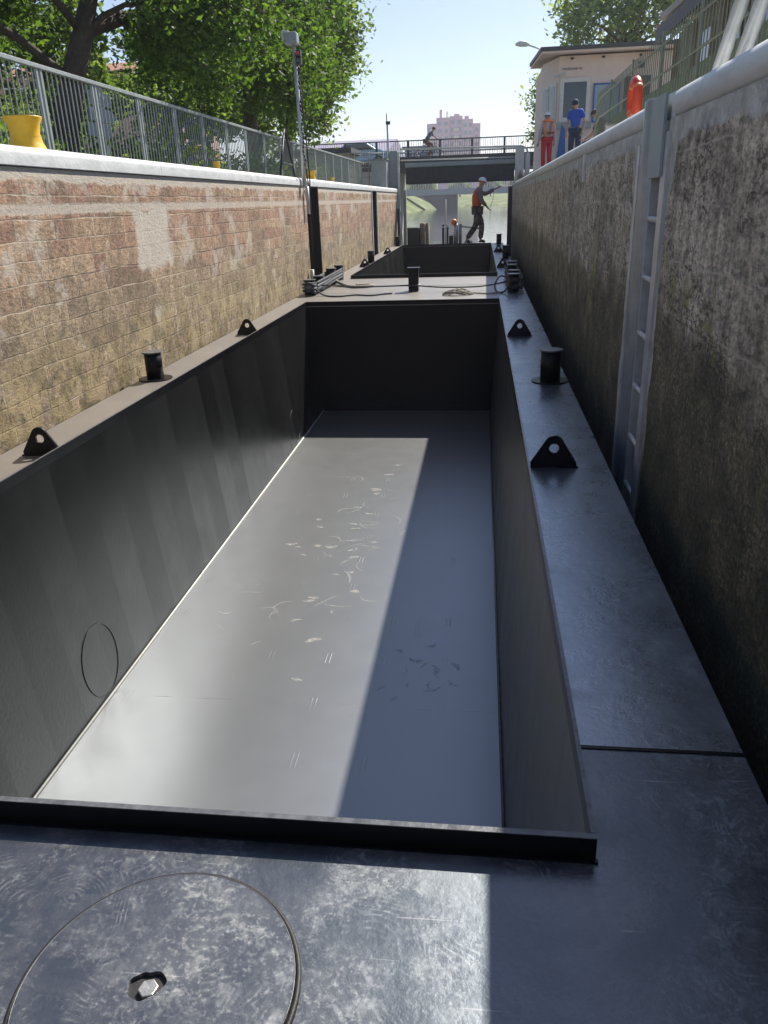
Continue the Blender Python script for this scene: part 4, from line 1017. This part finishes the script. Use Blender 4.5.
orv = mt('orange_vest_cloth', (.60, .10, .025)); dkc = mt('dark_cloth', (.03, .03, .035)); bootc = mt('boot_leather', (.03, .025, .02)); whiteh = mt('white_helmet', (.72, .72, .72), .35)
hairb = mt('brown_hair', (.05, .03, .02)); lgc = mt('pale_grey_cloth', (.42, .40, .42)); khaki = mt('mottled_work_cloth', (.085, .075, .06))
def camo_m():
    s = N('patched_trouser_cloth'); s._co = None
    c = s.ramp(s.noise(9, 4, .6), [(.4, (.03, .03, .028)), (.5, (.12, .10, .07)), (.62, (.22, .19, .15))], 'CONSTANT'); return s.set(c, .85)
# deckhand walking at the end of the far barge, pointing to the right
person('deckhand in orange life vest and white cap pointing right on the far barge end', (-.14, 26.35, 0), R(-78),
       dict(pelvis=(0, 0, .93), waist=(0, -.03, 1.06), chest=(0, 0, 1.30), neck=(0, .06, 1.46), neck2=(0, .09, 1.52), head=(0, .12, 1.59), crown=(0, .13, 1.69),
            lhip=(-.09, 0, .90), lknee=(-.12, .16, .50), lank=(-.12, .12, .09), ltoe=(-.13, .27, .04), rhip=(.09, 0, .90), rknee=(.12, -.06, .50), rank=(.13, -.34, .12), rtoe=(.14, -.22, .04),
            lsho=(-.17, .03, 1.40), lelb=(-.22, .26, 1.30), lwri=(-.18, .54, 1.44), rsho=(.17, .03, 1.40), relb=(.24, .06, 1.14), rwri=(.22, .22, .98), face=(0, 1, 0)),
       dict(top=mt('mauve_grey_cloth', (.20, .13, .13)), legs=camo_m(), shoes=bootc, vest=orv, hat='cap', hatmat=whiteh, hair=orv), 1.13)
tr_line = MB().tube([(.36, 26.25, 1.56), (.34, 26.25, 1.3), (.26, 26.3, 1.08)], .007, 5)
tag(tr_line.build('hand_line', M_['ropelight']), 'thin pale line held in the hands of the deckhand', 'rope')
# terrace and three people on the right quay
tz = 2.15
tb = MB(); tb.box(1.66, 9, 25.2, 38, 1.6, tz); struct(tb.build('pavement', M_['conc']))
person('person in red trousers and white helmet, back turned beside the blue board', (2.10, 28.6, tz), R(20),
       dict(face=(-.3, 1, 0), lwri=(-.27, .04, .88), rwri=(.27, .04, .88)), dict(top=lgc, legs=redc, shoes=bootc, hat='helmet', hatmat=whiteh, hair=hairb), 1.0)
lj = MB(); 
for pts in ([(1.98, 28.49, tz+1.42), (2.0, 28.42, tz+1.25), (2.02, 28.42, tz+1.05)], [(2.25, 28.57, tz+1.42), (2.24, 28.48, tz+1.25), (2.22, 28.48, tz+1.05)], [(1.95, 28.55, tz+1.46), (2.05, 28.5, tz+1.5), (2.2, 28.55, tz+1.5), (2.28, 28.62, tz+1.46)]): lj.tube(pts, .05, 8)
lj2 = tag(lj.build('life_jacket', M_['orange']), 'orange collar life jacket worn by the person in red trousers', 'life jacket')
lj2['label'] = 'orange collar life jacket worn by the person in red trousers'
MB().box(1.90, 2.32, 28.40, 28.43, tz+1.10, tz+1.13).build('strap', M_['rubber'], lj2)
person('person in blue polo shirt and dark cap standing before the booth window', (2.76, 26.3, tz+.03), R(150),
       dict(neck2=(0, .04, 1.52), head=(0, .08, 1.58), crown=(0, .09, 1.68), face=(0, 1, -.5), lelb=(-.27, -.03, 1.14), relb=(.27, -.03, 1.14), lwri=(-.25, .06, .92), rwri=(.26, .04, .9)),
       dict(top=bluec, legs=navy, shoes=bootc, sleeve=.6, hat='cap', hatmat=navy, hair=hairb), 1.05)
person('dark haired person sitting low behind the coping, only head and shoulders visible', (3.27, 24.0, 2.16), R(95),
       dict(pelvis=(0, 0, .50), waist=(0, .04, .64), chest=(0, .10, .86), neck=(0, .16, 1.02), neck2=(0, .20, 1.08), head=(0, .24, 1.15), crown=(0, .25, 1.25),
            lhip=(-.1, .03, .48), lknee=(-.14, .46, .50), lank=(-.14, .44, .10), ltoe=(-.14, .58, .05), rhip=(.1, .03, .48), rknee=(.14, .46, .50), rank=(.14, .44, .10), rtoe=(.14, .58, .05),
            lsho=(-.17, .10, .97), lelb=(-.22, .22, .74), lwri=(-.15, .42, .62), rsho=(.17, .10, .97), relb=(.22, .22, .74), rwri=(.15, .42, .62), face=(0, 1, -.2)),
       dict(top=camo_m(), legs=navy, shoes=bootc, sleeve=.7, hat='none', hatmat=navy, hair=hairb), 1.05)
b = thing('bench', 'low wooden bench under the seated person at the right coping', 'bench', (3.1, 24, 1.7))
P_(MB().box(3.05, 3.6, 23.75, 24.25, 2.50, 2.56), 'seat', M_['timber'], b); P_(MB().box(3.1, 3.16, 23.8, 24.2, 1.7, 2.499), 'leg', M_['timber'], b); P_(MB().box(3.5, 3.56, 23.8, 24.2, 1.7, 2.499), 'leg', M_['timber'], b)
# cyclist on the bridge
person('cyclist in blue grey shirt and dark shorts riding over the road bridge', (-3.3, 52.5, 3.62), R(-90),
       dict(pelvis=(0, -.18, 1.02), waist=(0, -.10, 1.13), chest=(0, .06, 1.32), neck=(0, .18, 1.45), neck2=(0, .22, 1.50), head=(0, .26, 1.57), crown=(0, .27, 1.67),
            lhip=(-.09, -.18, 1.0), lknee=(-.11, .20, .82), lank=(-.11, .08, .42), ltoe=(-.11, .22, .38), rhip=(.09, -.18, 1.0), rknee=(.11, .12, .62), rank=(.11, -.02, .22), rtoe=(.11, .12, .18),
            lsho=(-.17, .10, 1.40), lelb=(-.22, .30, 1.22), lwri=(-.22, .50, 1.08), rsho=(.17, .10, 1.40), relb=(.22, .30, 1.22), rwri=(.22, .50, 1.08)),
       dict(top=mt('slate_cloth', (.10, .15, .21)), legs=mt('brown_short_cloth', (.16, .08, .06)), shoes=bootc, sleeve=.7, hat='none', hatmat=navy, hair=hairb), 1.12)
bk = thing('bicycle', 'bicycle under the cyclist on the road bridge', 'bicycle', (-3.3, 52.5, 3.58), 0)
for xx in (-.58, .56):
    pts = [(xx+.34*math.cos(2*PI*k/24), 0, .36+.34*math.sin(2*PI*k/24)) for k in range(25)]
    wh = MB().tube(pts, .022, 6, caps=False).build('wheel', M_['rubber'], bk)
    m = MB()
    for k in range(8): m.tube([(xx, 0, .36), (xx+.33*math.cos(PI*k/4), 0, .36+.33*math.sin(PI*k/4))], .004, 4)
    m.build('spokes', M_['galv'], wh)
m = MB()
for a, b_ in (((-.58, .36), (-.12, .34)), ((-.12, .34), (-.25, .92)), ((-.58, .36), (-.22, .80)), ((-.22, .80), (.38, .84)), ((-.12, .34), (.40, .76)), ((.36, .98), (.56, .36))): m.tube([(a[0], 0, a[1]), (b_[0], 0, b_[1])], .02, 8)
m.build('frame', M_['darkst'], bk)
MB().tube([(.36, 0, .98), (.36, -.26, 1.04), (.44, -.27, 1.03)], .014, 6).tube([(.36, 0, .98), (.36, .26, 1.04), (.44, .27, 1.03)], .014, 6).build('handlebar', M_['darkst'], bk)
MB().prism([(-.40, .98), (-.10, .96), (-.10, .93), (-.40, .92)], 'y', -.06, .06).build('saddle', M_['rubber'], bk)

# ================================================================== CONTROL BOOTH
bt = thing('control_booth', 'pale pink lock keeper booth with an overhanging dark edged roof on the right quay', 'building', (4.5, 33, tz))
poly = [(2.55, 30.4), (7.2, 30.4), (7.2, 36), (2.12, 36), (2.12, 32.0)]
P_(MB().prism(poly, 'z', tz, 5.72), 'wall', M_['pinkwall'], bt)
m = MB(); z0, z1 = 5.84, 6.10
def slab(x0, x1, y0, y1, za, zb, th):
    return [(x0, y0, za), (x1, y0, za), (x1, y1, zb), (x0, y1, zb), (x0, y0, za+th), (x1, y0, za+th), (x1, y1, zb+th), (x0, y1, zb+th)]
BF = [(0,3,2,1),(4,5,6,7),(0,1,5,4),(1,2,6,5),(2,3,7,6),(3,0,4,7)]
m.add(slab(1.86, 7.6, 29.7, 36.6, 5.80, 6.30, .12), BF); P_(m, 'roof', M_['roofd'], bt)
m = MB(); m.add(slab(1.90, 7.56, 29.74, 36.5, 5.73, 6.20, .066), BF); P_(m, 'soffit', M_['soffit'], bt)
def win(x0, x1, z0, z1, y, name='window', fm='white', pm='glass', fw_=.08):
    f = MB(); f.box(x0, x0+fw_, y-.06, y-.004, z0, z1); f.box(x1-fw_, x1, y-.06, y-.004, z0, z1); f.box(x0+fw_, x1-fw_, y-.06, y-.004, z1-fw_, z1); f.box(x0+fw_, x1-fw_, y-.06, y-.004, z0, z0+fw_)
    fo = P_(f, name, M_[fm], bt); g_ = MB().box(x0+fw_, x1-fw_, y-.03, y-.006, z0+fw_, z1-fw_).build('pane', M_[pm], fo); return fo
win(2.60, 3.62, 3.72, 5.06, 30.4, fw_=.13)
P_(MB().box(2.52, 3.7, 30.28, 30.396, 3.5, 3.70), 'sill', M_['grey'], bt)
win(3.72, 4.62, 3.66, 4.86, 30.4, 'notice_board', 'blue', 'signgrey', .05)
win(4.74, 5.6, 2.2, 5.02, 30.4, 'door', 'darkst', 'darkst', .06)
# bay windows on the angled face
for f0, f1 in ((.08, .46), (.54, .92)):
    a_ = Vector((2.55, 30.4, 0)).lerp(Vector((2.12, 32.0, 0)), f0); b_ = Vector((2.55, 30.4, 0)).lerp(Vector((2.12, 32.0, 0)), f1); nn = Vector((-1.6, -.43, 0)).normalized()
    def q4(o0, z0_, z1_, sh_): 
        p = a_.lerp(b_, sh_); q = b_.lerp(a_, sh_); return [(*(p+nn*o0).to_2d(), z0_), (*(q+nn*o0).to_2d(), z0_), (*(q+nn*o0).to_2d(), z1_), (*(p+nn*o0).to_2d(), z1_)]
    m = MB(); m.add(q4(.01, 3.72, 4.95, 0)+q4(.05, 3.72, 4.95, 0), BF if False else [(0,3,2,1),(4,5,6,7),(0,1,5,4),(1,2,6,5),(2,3,7,6),(3,0,4,7)])
    fo = P_(m, 'window', M_['white'], bt); m = MB(); m.add(q4(.056, 3.8, 4.87, .1), [(0, 1, 2, 3)]); m.build('pane', M_['glass'], fo)
for x in (2.95, 3.98, 5.2): P_(MB().lathe([(.05, 0), (.06, .05)], (x, 30.30, 5.60), 10), 'soffit_lamp', M_['darkst'], bt)
P_(MB().box(5.15, 5.32, 30.2, 30.39, 5.25, 5.42), 'siren', M_['darkst'], bt)
P_(MB().tube([(2.4, 30.38, 5.12), (2.75, 30.2, 5.18)], .03, 6), 'flood_lamp', M_['galv'], bt)
# sign lettering
cu = bpy.data.curves.new('lettering', 'FONT'); cu.body = 'MARGINE 02'; cu.size = .105; cu.extrude = .004; cu.space_character = 1.15
lo = bpy.data.objects.new('lettering', cu); C.objects.link(lo)
dg = bpy.context.evaluated_depsgraph_get(); me = bpy.data.meshes.new_from_object(lo.evaluated_get(dg)); bpy.data.objects.remove(lo)
lo = bpy.data.objects.new('lettering', me); C.objects.link(lo); me.materials.append(M_['darkst'])
lo.parent = bt; lo.matrix_parent_inverse = Matrix.Translation(bt.location).inverted(); lo.location = (2.66, 30.39, 5.30); lo.rotation_euler = (R(90), 0, 0)
P_(MB().tube([(5.9, 31.2, 6.2), (5.9, 31.2, 6.6)], .12, 10), 'chimney', M_['brickhouse'], bt)
m = MB(); m.prism([(2.50, 2.16), (2.86, 2.16), (2.80, 3.45), (2.66, 3.62)], 'y', 29.9, 29.96)
tag(m.build('blue_board', M_['blue']), 'tall narrow blue board leaning on the booth between two standing people', 'board')
lp = thing('street_lamp', 'street lamp with a long arm and pale drop shaped head behind the booth', 'street lamp', (2.6, 37.5, tz))
P_(MB().tube([(2.75, 37.3, tz), (2.75, 37.3, 6.5), (2.6, 37.2, 6.9), (1.75, 37.1, 7.18)], [.06, .05, .035, .03], 10), 'pole', M_['galv'], lp)
P_(MB().tube([(1.85, 37.1, 7.16), (1.72, 37.1, 7.2), (1.45, 37.1, 7.22), (1.28, 37.1, 7.2)], [.04, .10, .11, .04], 12), 'lamp_head', M_['white'], lp)

# ================================================================== RIGHT QUAY: fence, lifebuoy, shed, handrails, trees
M_['greenf'] = simple('green_fence_paint', (.20, .23, .17), .5, .1, .2, 8)
vf = thing('iron_fence', 'dark green iron fence with two rails on the right quay', 'fence', (2, 11, 1.75))
def zr(y): return 2.89 if y < 16 else 2.89-(y-16)*.55
for dz, nm in ((0, 'rail'), (-.30, 'rail')):
    P_(MB().tube([(2.0, 2.5, 2.89+dz), (2.0, 15.3, 2.89+dz), (2.0, 15.6, 2.80+dz), (2.0, 15.75, 2.5+dz), (2.0, 15.75, 1.9)], .014, 8), nm, M_['greenf'], vf)
P_(MB().box(1.98, 2.02, 2.5, 15.7, 1.85, 1.88), 'rail', M_['greenf'], vf)
m = MB(); y = 2.6
while y < 15.6: m.tube([(2, y, 1.8), (2, y, 2.99)], .006, 6, caps=False); y += .115
P_(m, 'bars', M_['greenf'], vf)
for y in (2.6, 4.7, 6.8, 8.6, 10.3, 12.2, 14.1): P_(MB().box(1.987, 2.013, y-.015, y+.015, 1.7, 3.02), 'post', M_['greenf'], vf)
# shed behind the fence
M_['olive'] = None
def olive():
    s = N('olive_corrugated_sheet'); x, y, z = s.sep()
    wv = s.math('SINE', s.math('MULTIPLY', y, 42.)); n = s.noise(2, 5, .6, v=s.mapping((1, 2.5, .4)))
    col = s.ramp(n, [(.3, (.18, .19, .12)), (.5, (.32, .32, .22)), (.60, (.50, .43, .31)), (.75, (.62, .54, .41))])
    return s.set(col, .7, 0., s.bump(wv, .02))
M_['olive'] = olive()
tag(MB().box(2.24, 2.27, 6.4, 15.6, 1.7, 2.60).build('windbreak_screen', simple('green_screen_cloth', (.20, .24, .14), .9, 0, .3, 3)), 'low olive green screen sheet stretched behind the right hand iron fence', 'screen')
shd = thing('storage_shed', 'long olive corrugated shed with a grey eave behind the right hand fence', 'shed', (4, 10, 1.7))
P_(MB().box(3.0, 6.5, 7.2, 14.3, 1.7, 3.62), 'wall', M_['olive'], shd)
m = MB(); m.add(slab(2.75, 6.8, 7.0, 14.6, 3.64, 3.86, .09), BF); P_(m, 'roof', M_['conc'], shd)
P_(MB().box(2.70, 2.749, 7.0, 14.6, 3.55, 3.74), 'gutter', M_['roofd'], shd)
for y in (8.4, 9.5, 10.7, 12.1): 
    f = P_(MB().box(2.96, 2.998, y, y+.5, 2.9, 3.4), 'window', M_['timber'], shd); MB().box(2.945, 2.958, y+.05, y+.45, 2.95, 3.35).build('pane', M_['glass'], f)
for y in (7.25, 8.9, 10.2, 11.6, 13.0, 14.2): P_(MB().box(2.93, 2.997, y, y+.09, 1.7, 3.54), 'pilaster', M_['timber'], shd)
ksk = thing('kiosk', 'dark framed kiosk with a pale blue window at the right edge', 'kiosk', (3, 5.8, 1.7))
P_(MB().box(2.55, 4.2, 5.0, 6.1, 1.7, 3.8), 'body', M_['darkst'], ksk); P_(MB().box(2.50, 2.547, 6.02, 6.1, 1.7, 3.8), 'corner_trim', M_['white'], ksk)
f = P_(MB().box(2.6, 3.4, 6.103, 6.14, 2.5, 3.5), 'window', M_['white'], ksk)
# leaning handrails
for k, (y, z) in enumerate(((5.22, 1.82), (4.80, 1.82))):
    t = thing('inclined_handrail', ['thick galvanised rail leaning up from the coping, farther of two', 'thick galvanised rail leaning up from the coping, nearer of two'][k], 'handrail', (1.3, y, z), 0, 'leaning rails by the wall ladder')
    P_(MB().tube([(1.3, y+.14, z-.1), (1.3, y-.36, z+.36), (1.3, y-.75, z+.72), (1.3, y-.95, z+.8)], .036, 14), 'tube', M_['galv'], t)
    P_(MB().box(1.22, 1.38, y+.0, y+.16, 1.80, 1.815), 'foot_plate', M_['galv'], t)
# lifebuoy on the fence
lb = thing('lifebuoy', 'red orange lifebuoy standing upright on the right coping before the green fence', 'lifebuoy', (1.28, 7.6, 2.09))
pts = [(0, .10*math.cos(2*PI*k/32), .125*math.sin(2*PI*k/32)) for k in range(33)]
o = MB().tube(pts, .036, 12, caps=False).build('ring', M_['red'], lb); lb.rotation_euler = (0, 0, R(2)); lb.scale = (1.15, 1.1, 1.12)
for q in (.8, 2.4, 3.9, 5.4):
    p0 = Vector((0, .10*math.cos(q), .125*math.sin(q))); p1 = Vector((0, .10*math.cos(q+.22), .125*math.sin(q+.22))); MB().tube([p0, p1], .0372, 12).build('band', M_['orange'], lb)
MB().box(-.05, .05, -.06, .06, -.25, -.158).build('stand', M_['orange'], lb)
bx = thing('small_box', 'small pale box standing on the coping left of the lifebuoy', 'box', (1.40, 9.6, 1.80)); MB().box(-.06, .06, -.06, .06, 0, .24).build('body', M_['white'], bx, .005); MB().box(-.065, .065, -.065, .065, .241, .255).build('lid', M_['conc'], bx)
Gc = [(4.4,45,9.6,1.3),(5.8,45.5,10.2,1.7),(7.4,46,9.8,1.8),(9.2,45,10.2,1.8),(7.0,47,8.9,1.4),(10.8,46,9.3,1.6),(8.6,47,11.5,2.0),(6,47,11.6,1.8),(5.0,46,8.7,1.0)]
tree('tall pale green tree rising behind the booth roof', (7.5, 46.8, 1.7), [(7.5,46.8,1.6),(7.4,46.8,5),(7.3,46.5,8)], [.32,.26,.16], Gc, M_['leafG'], 300, .27, 21, group='trees behind the booth', spread=.6)
Hc = [(3.3,50,6.6,.9),(3.5,50,5.6,.8),(3.9,50.5,7.4,1.0),(4.4,50.5,6.4,1.1),(3.1,49.8,4.8,.6)]
tree('smaller tree showing left of the booth wall below the eave', (4.4, 50.6, 2.4), [(4.4,47.6,2.2),(4.3,49.0,4.5),(4.2,50.3,6.4)], [.15,.12,.07], Hc, M_['leafG'], 330, .24, 22, group='trees behind the booth', spread=.5)

# ================================================================== STERN FITTINGS, FENDERS
wn = thing('mooring_winch', 'steel mooring winch posts with pipe boom at the end of the far barge', 'winch', (-.95, 26.95, 0))
P_(MB().box(-1.42, .0, 26.78, 27.3, -1.2, -.02), 'platform', M_['darkst'], wn)
P_(MB().box(-1.29, -1.22, 27.0, 27.07, -.02, .60), 'post', M_['darkst'], wn); P_(MB().box(-1.14, -1.08, 27.0, 27.06, -.02, .56), 'post', M_['darkst'], wn)
P_(MB().box(-1.32, -1.04, 26.98, 27.09, .50, .54), 'crossbar', M_['galv'], wn)
P_(MB().tube([(-.84, 27.1, -.02), (-.84, 27.1, .62)], .075, 14), 'cylinder', M_['galv'], wn); P_(MB().tube([(-.70, 27.1, -.02), (-.70, 27.1, .6)], .05, 12), 'cylinder', M_['grey'], wn)
P_(MB().box(-1.06, -.92, 26.9, 27.0, -.02, .25), 'battery_box', M_['rubber'], wn, .01)
P_(MB().tube([(-.66, 27.1, .52), (-.2, 27.05, .46), (.0, 27.05, .44)], .028, 8), 'boom', M_['galv'], wn)
P_(MB().tube([(-.55, 26.9, .02), (-.42, 26.9, .09), (-.3, 26.9, .02)], .03, 8), 'hose', M_['white'], wn)
tag(MB().lathe([(.03, 0), (.09, .04), (.105, .10), (.09, .16), (.03, .20)], (-.90, 27.0, .56), 16).build('float_ball', M_['orange']), 'orange float resting on top of the winch posts', 'float')
tag(MB().tube([(-1.17, 26.95, -.02), (-1.17, 26.95, 1.36)], .02, 8).build('boat_pole', M_['white']), 'thin white pole standing upright beside the winch posts', 'pole')
d = thing('timber_fender', 'black faced timber fender piles in the water left of the far barge end', 'fender', (-2.5, 33, -1))
P_(MB().box(-3.1, -2.48, 32.6, 33.4, -2, .36), 'rubber_face', M_['rubber'], d, .04)
P_(MB().tube([(-2.36, 33, -2), (-2.36, 33, .48), (-2.36, 33, .52)], [.12, .12, .08], 14), 'pile', M_['timber'], d); P_(MB().tube([(-2.17, 33.1, -2), (-2.17, 33.1, .50)], .08, 12), 'pile', M_['timber'], d)
P_(MB().box(-2.48, -2.28, 32.9, 33.1, .0, .1), 'brace', M_['timber'], d)

# unseen gate added behind the camera to darken reflections in the bulkheads
lg = thing('sky_blocking_gate', 'unseen dark gate added behind the camera to block sky light', 'lock gate', (-1, -5, -1))
P_(MB().box(-2.97, .93, -5.3, -5, -2, 2.3), 'gate_leaf', M_['timber'], lg); P_(MB().box(-3.4, 1.3, -5.35, -4.95, 2.303, 2.6), 'blocker_beam', M_['darkst'], lg)
# the right wall runs a third of a degree off the barge axis
Rw = Matrix.Translation((.93, 12, 0)) @ Matrix.Rotation(-.005, 4, 'Z') @ Matrix.Translation((-.93, -12, 0))
bpy.context.view_layer.update()
for o in (wr, ld, bpy.data.objects['steel_plate']): o.matrix_basis = Rw @ o.matrix_basis
# thin summer haze
hz = N('haze_air'); hz.t.nodes.remove(hz.b)
pv = hz.n('ShaderNodeVolumePrincipled'); pv.inputs['Color'].default_value = (.84, .86, 1, 1); pv.inputs['Density'].default_value = .0006; pv.inputs['Anisotropy'].default_value = .3
hz.t.links.new(pv.outputs[0], hz.out.inputs['Volume'])
h = MB().box(-950, 950, -60, 4600, -4, 60).build('haze', hz.m); tag(h, 'thin pale summer haze over the canal and the distant tower', 'haze', kind='stuff')

# pale boot scuffs on the hold floor
g = random.Random(5); m = MB(); dk = MB()
def stroke(mb, x, y, L, W, a, bend, z):
    n = 7; vs = []
    for k in range(n):
        t = k/(n-1); q = a+bend*(t-.5); px = x+L*(t-.5)*math.cos(a)-bend*L*.4*math.sin(PI*t)*math.sin(a); py = y+L*(t-.5)*math.sin(a)+bend*L*.4*math.sin(PI*t)*math.cos(a)
        w = W*(math.sin(PI*(.08+.84*t))**.6)*g.uniform(.6, 1.2)*.5
        vs += [(px-w*math.sin(q), py+w*math.cos(q), z), (px+w*math.sin(q), py-w*math.cos(q), z)]
    mb.add(vs, [(2*k, 2*k+1, 2*k+3, 2*k+2) for k in range(n-1)])
for k in range(64):
    y = g.gauss(6.1, .95); x = -1.2+g.gauss(0, .33)-(y-5.9)*-.02; kind = g.random()
    if kind < .45: stroke(m, x, y, g.uniform(.06, .12), g.uniform(.03, .055), g.uniform(-.5, .5), g.uniform(-.4, .4), -1.5285)
    else: stroke(m, x, y, g.uniform(.08, .26), g.uniform(.006, .02), g.uniform(0, 3.1), g.uniform(-1.2, 1.2), -1.5285)
for k in range(14): stroke(dk, -.28+g.gauss(0, .14), 4.3+g.gauss(0, .16), g.uniform(.04, .13), g.uniform(.012, .045), g.uniform(0, 3.1), g.uniform(-.6, .6), -1.5285)
for x in (-.42, -.40): stroke(dk, x, 4.85, .30, .006, 1.6, .12, -1.5285)
def scuff_mat(name, c):
    q = N(name); al = q.ramp(q.noise(38, 5, .7, v=q.mapping((1, 2.2, 1))), [(.42, 0.), (.60, .5 if c[0] > .3 else .35)]); return q.set(c, .8, 0., None, Alpha=al)
for mb, nm, c in ((m, 'dust_marks', (.62, .59, .54)), (dk, 'dark_scuffs', (.05, .05, .055))):
    o = P_(mb, nm, scuff_mat(nm, c), B1); o['kind'] = 'stuff'
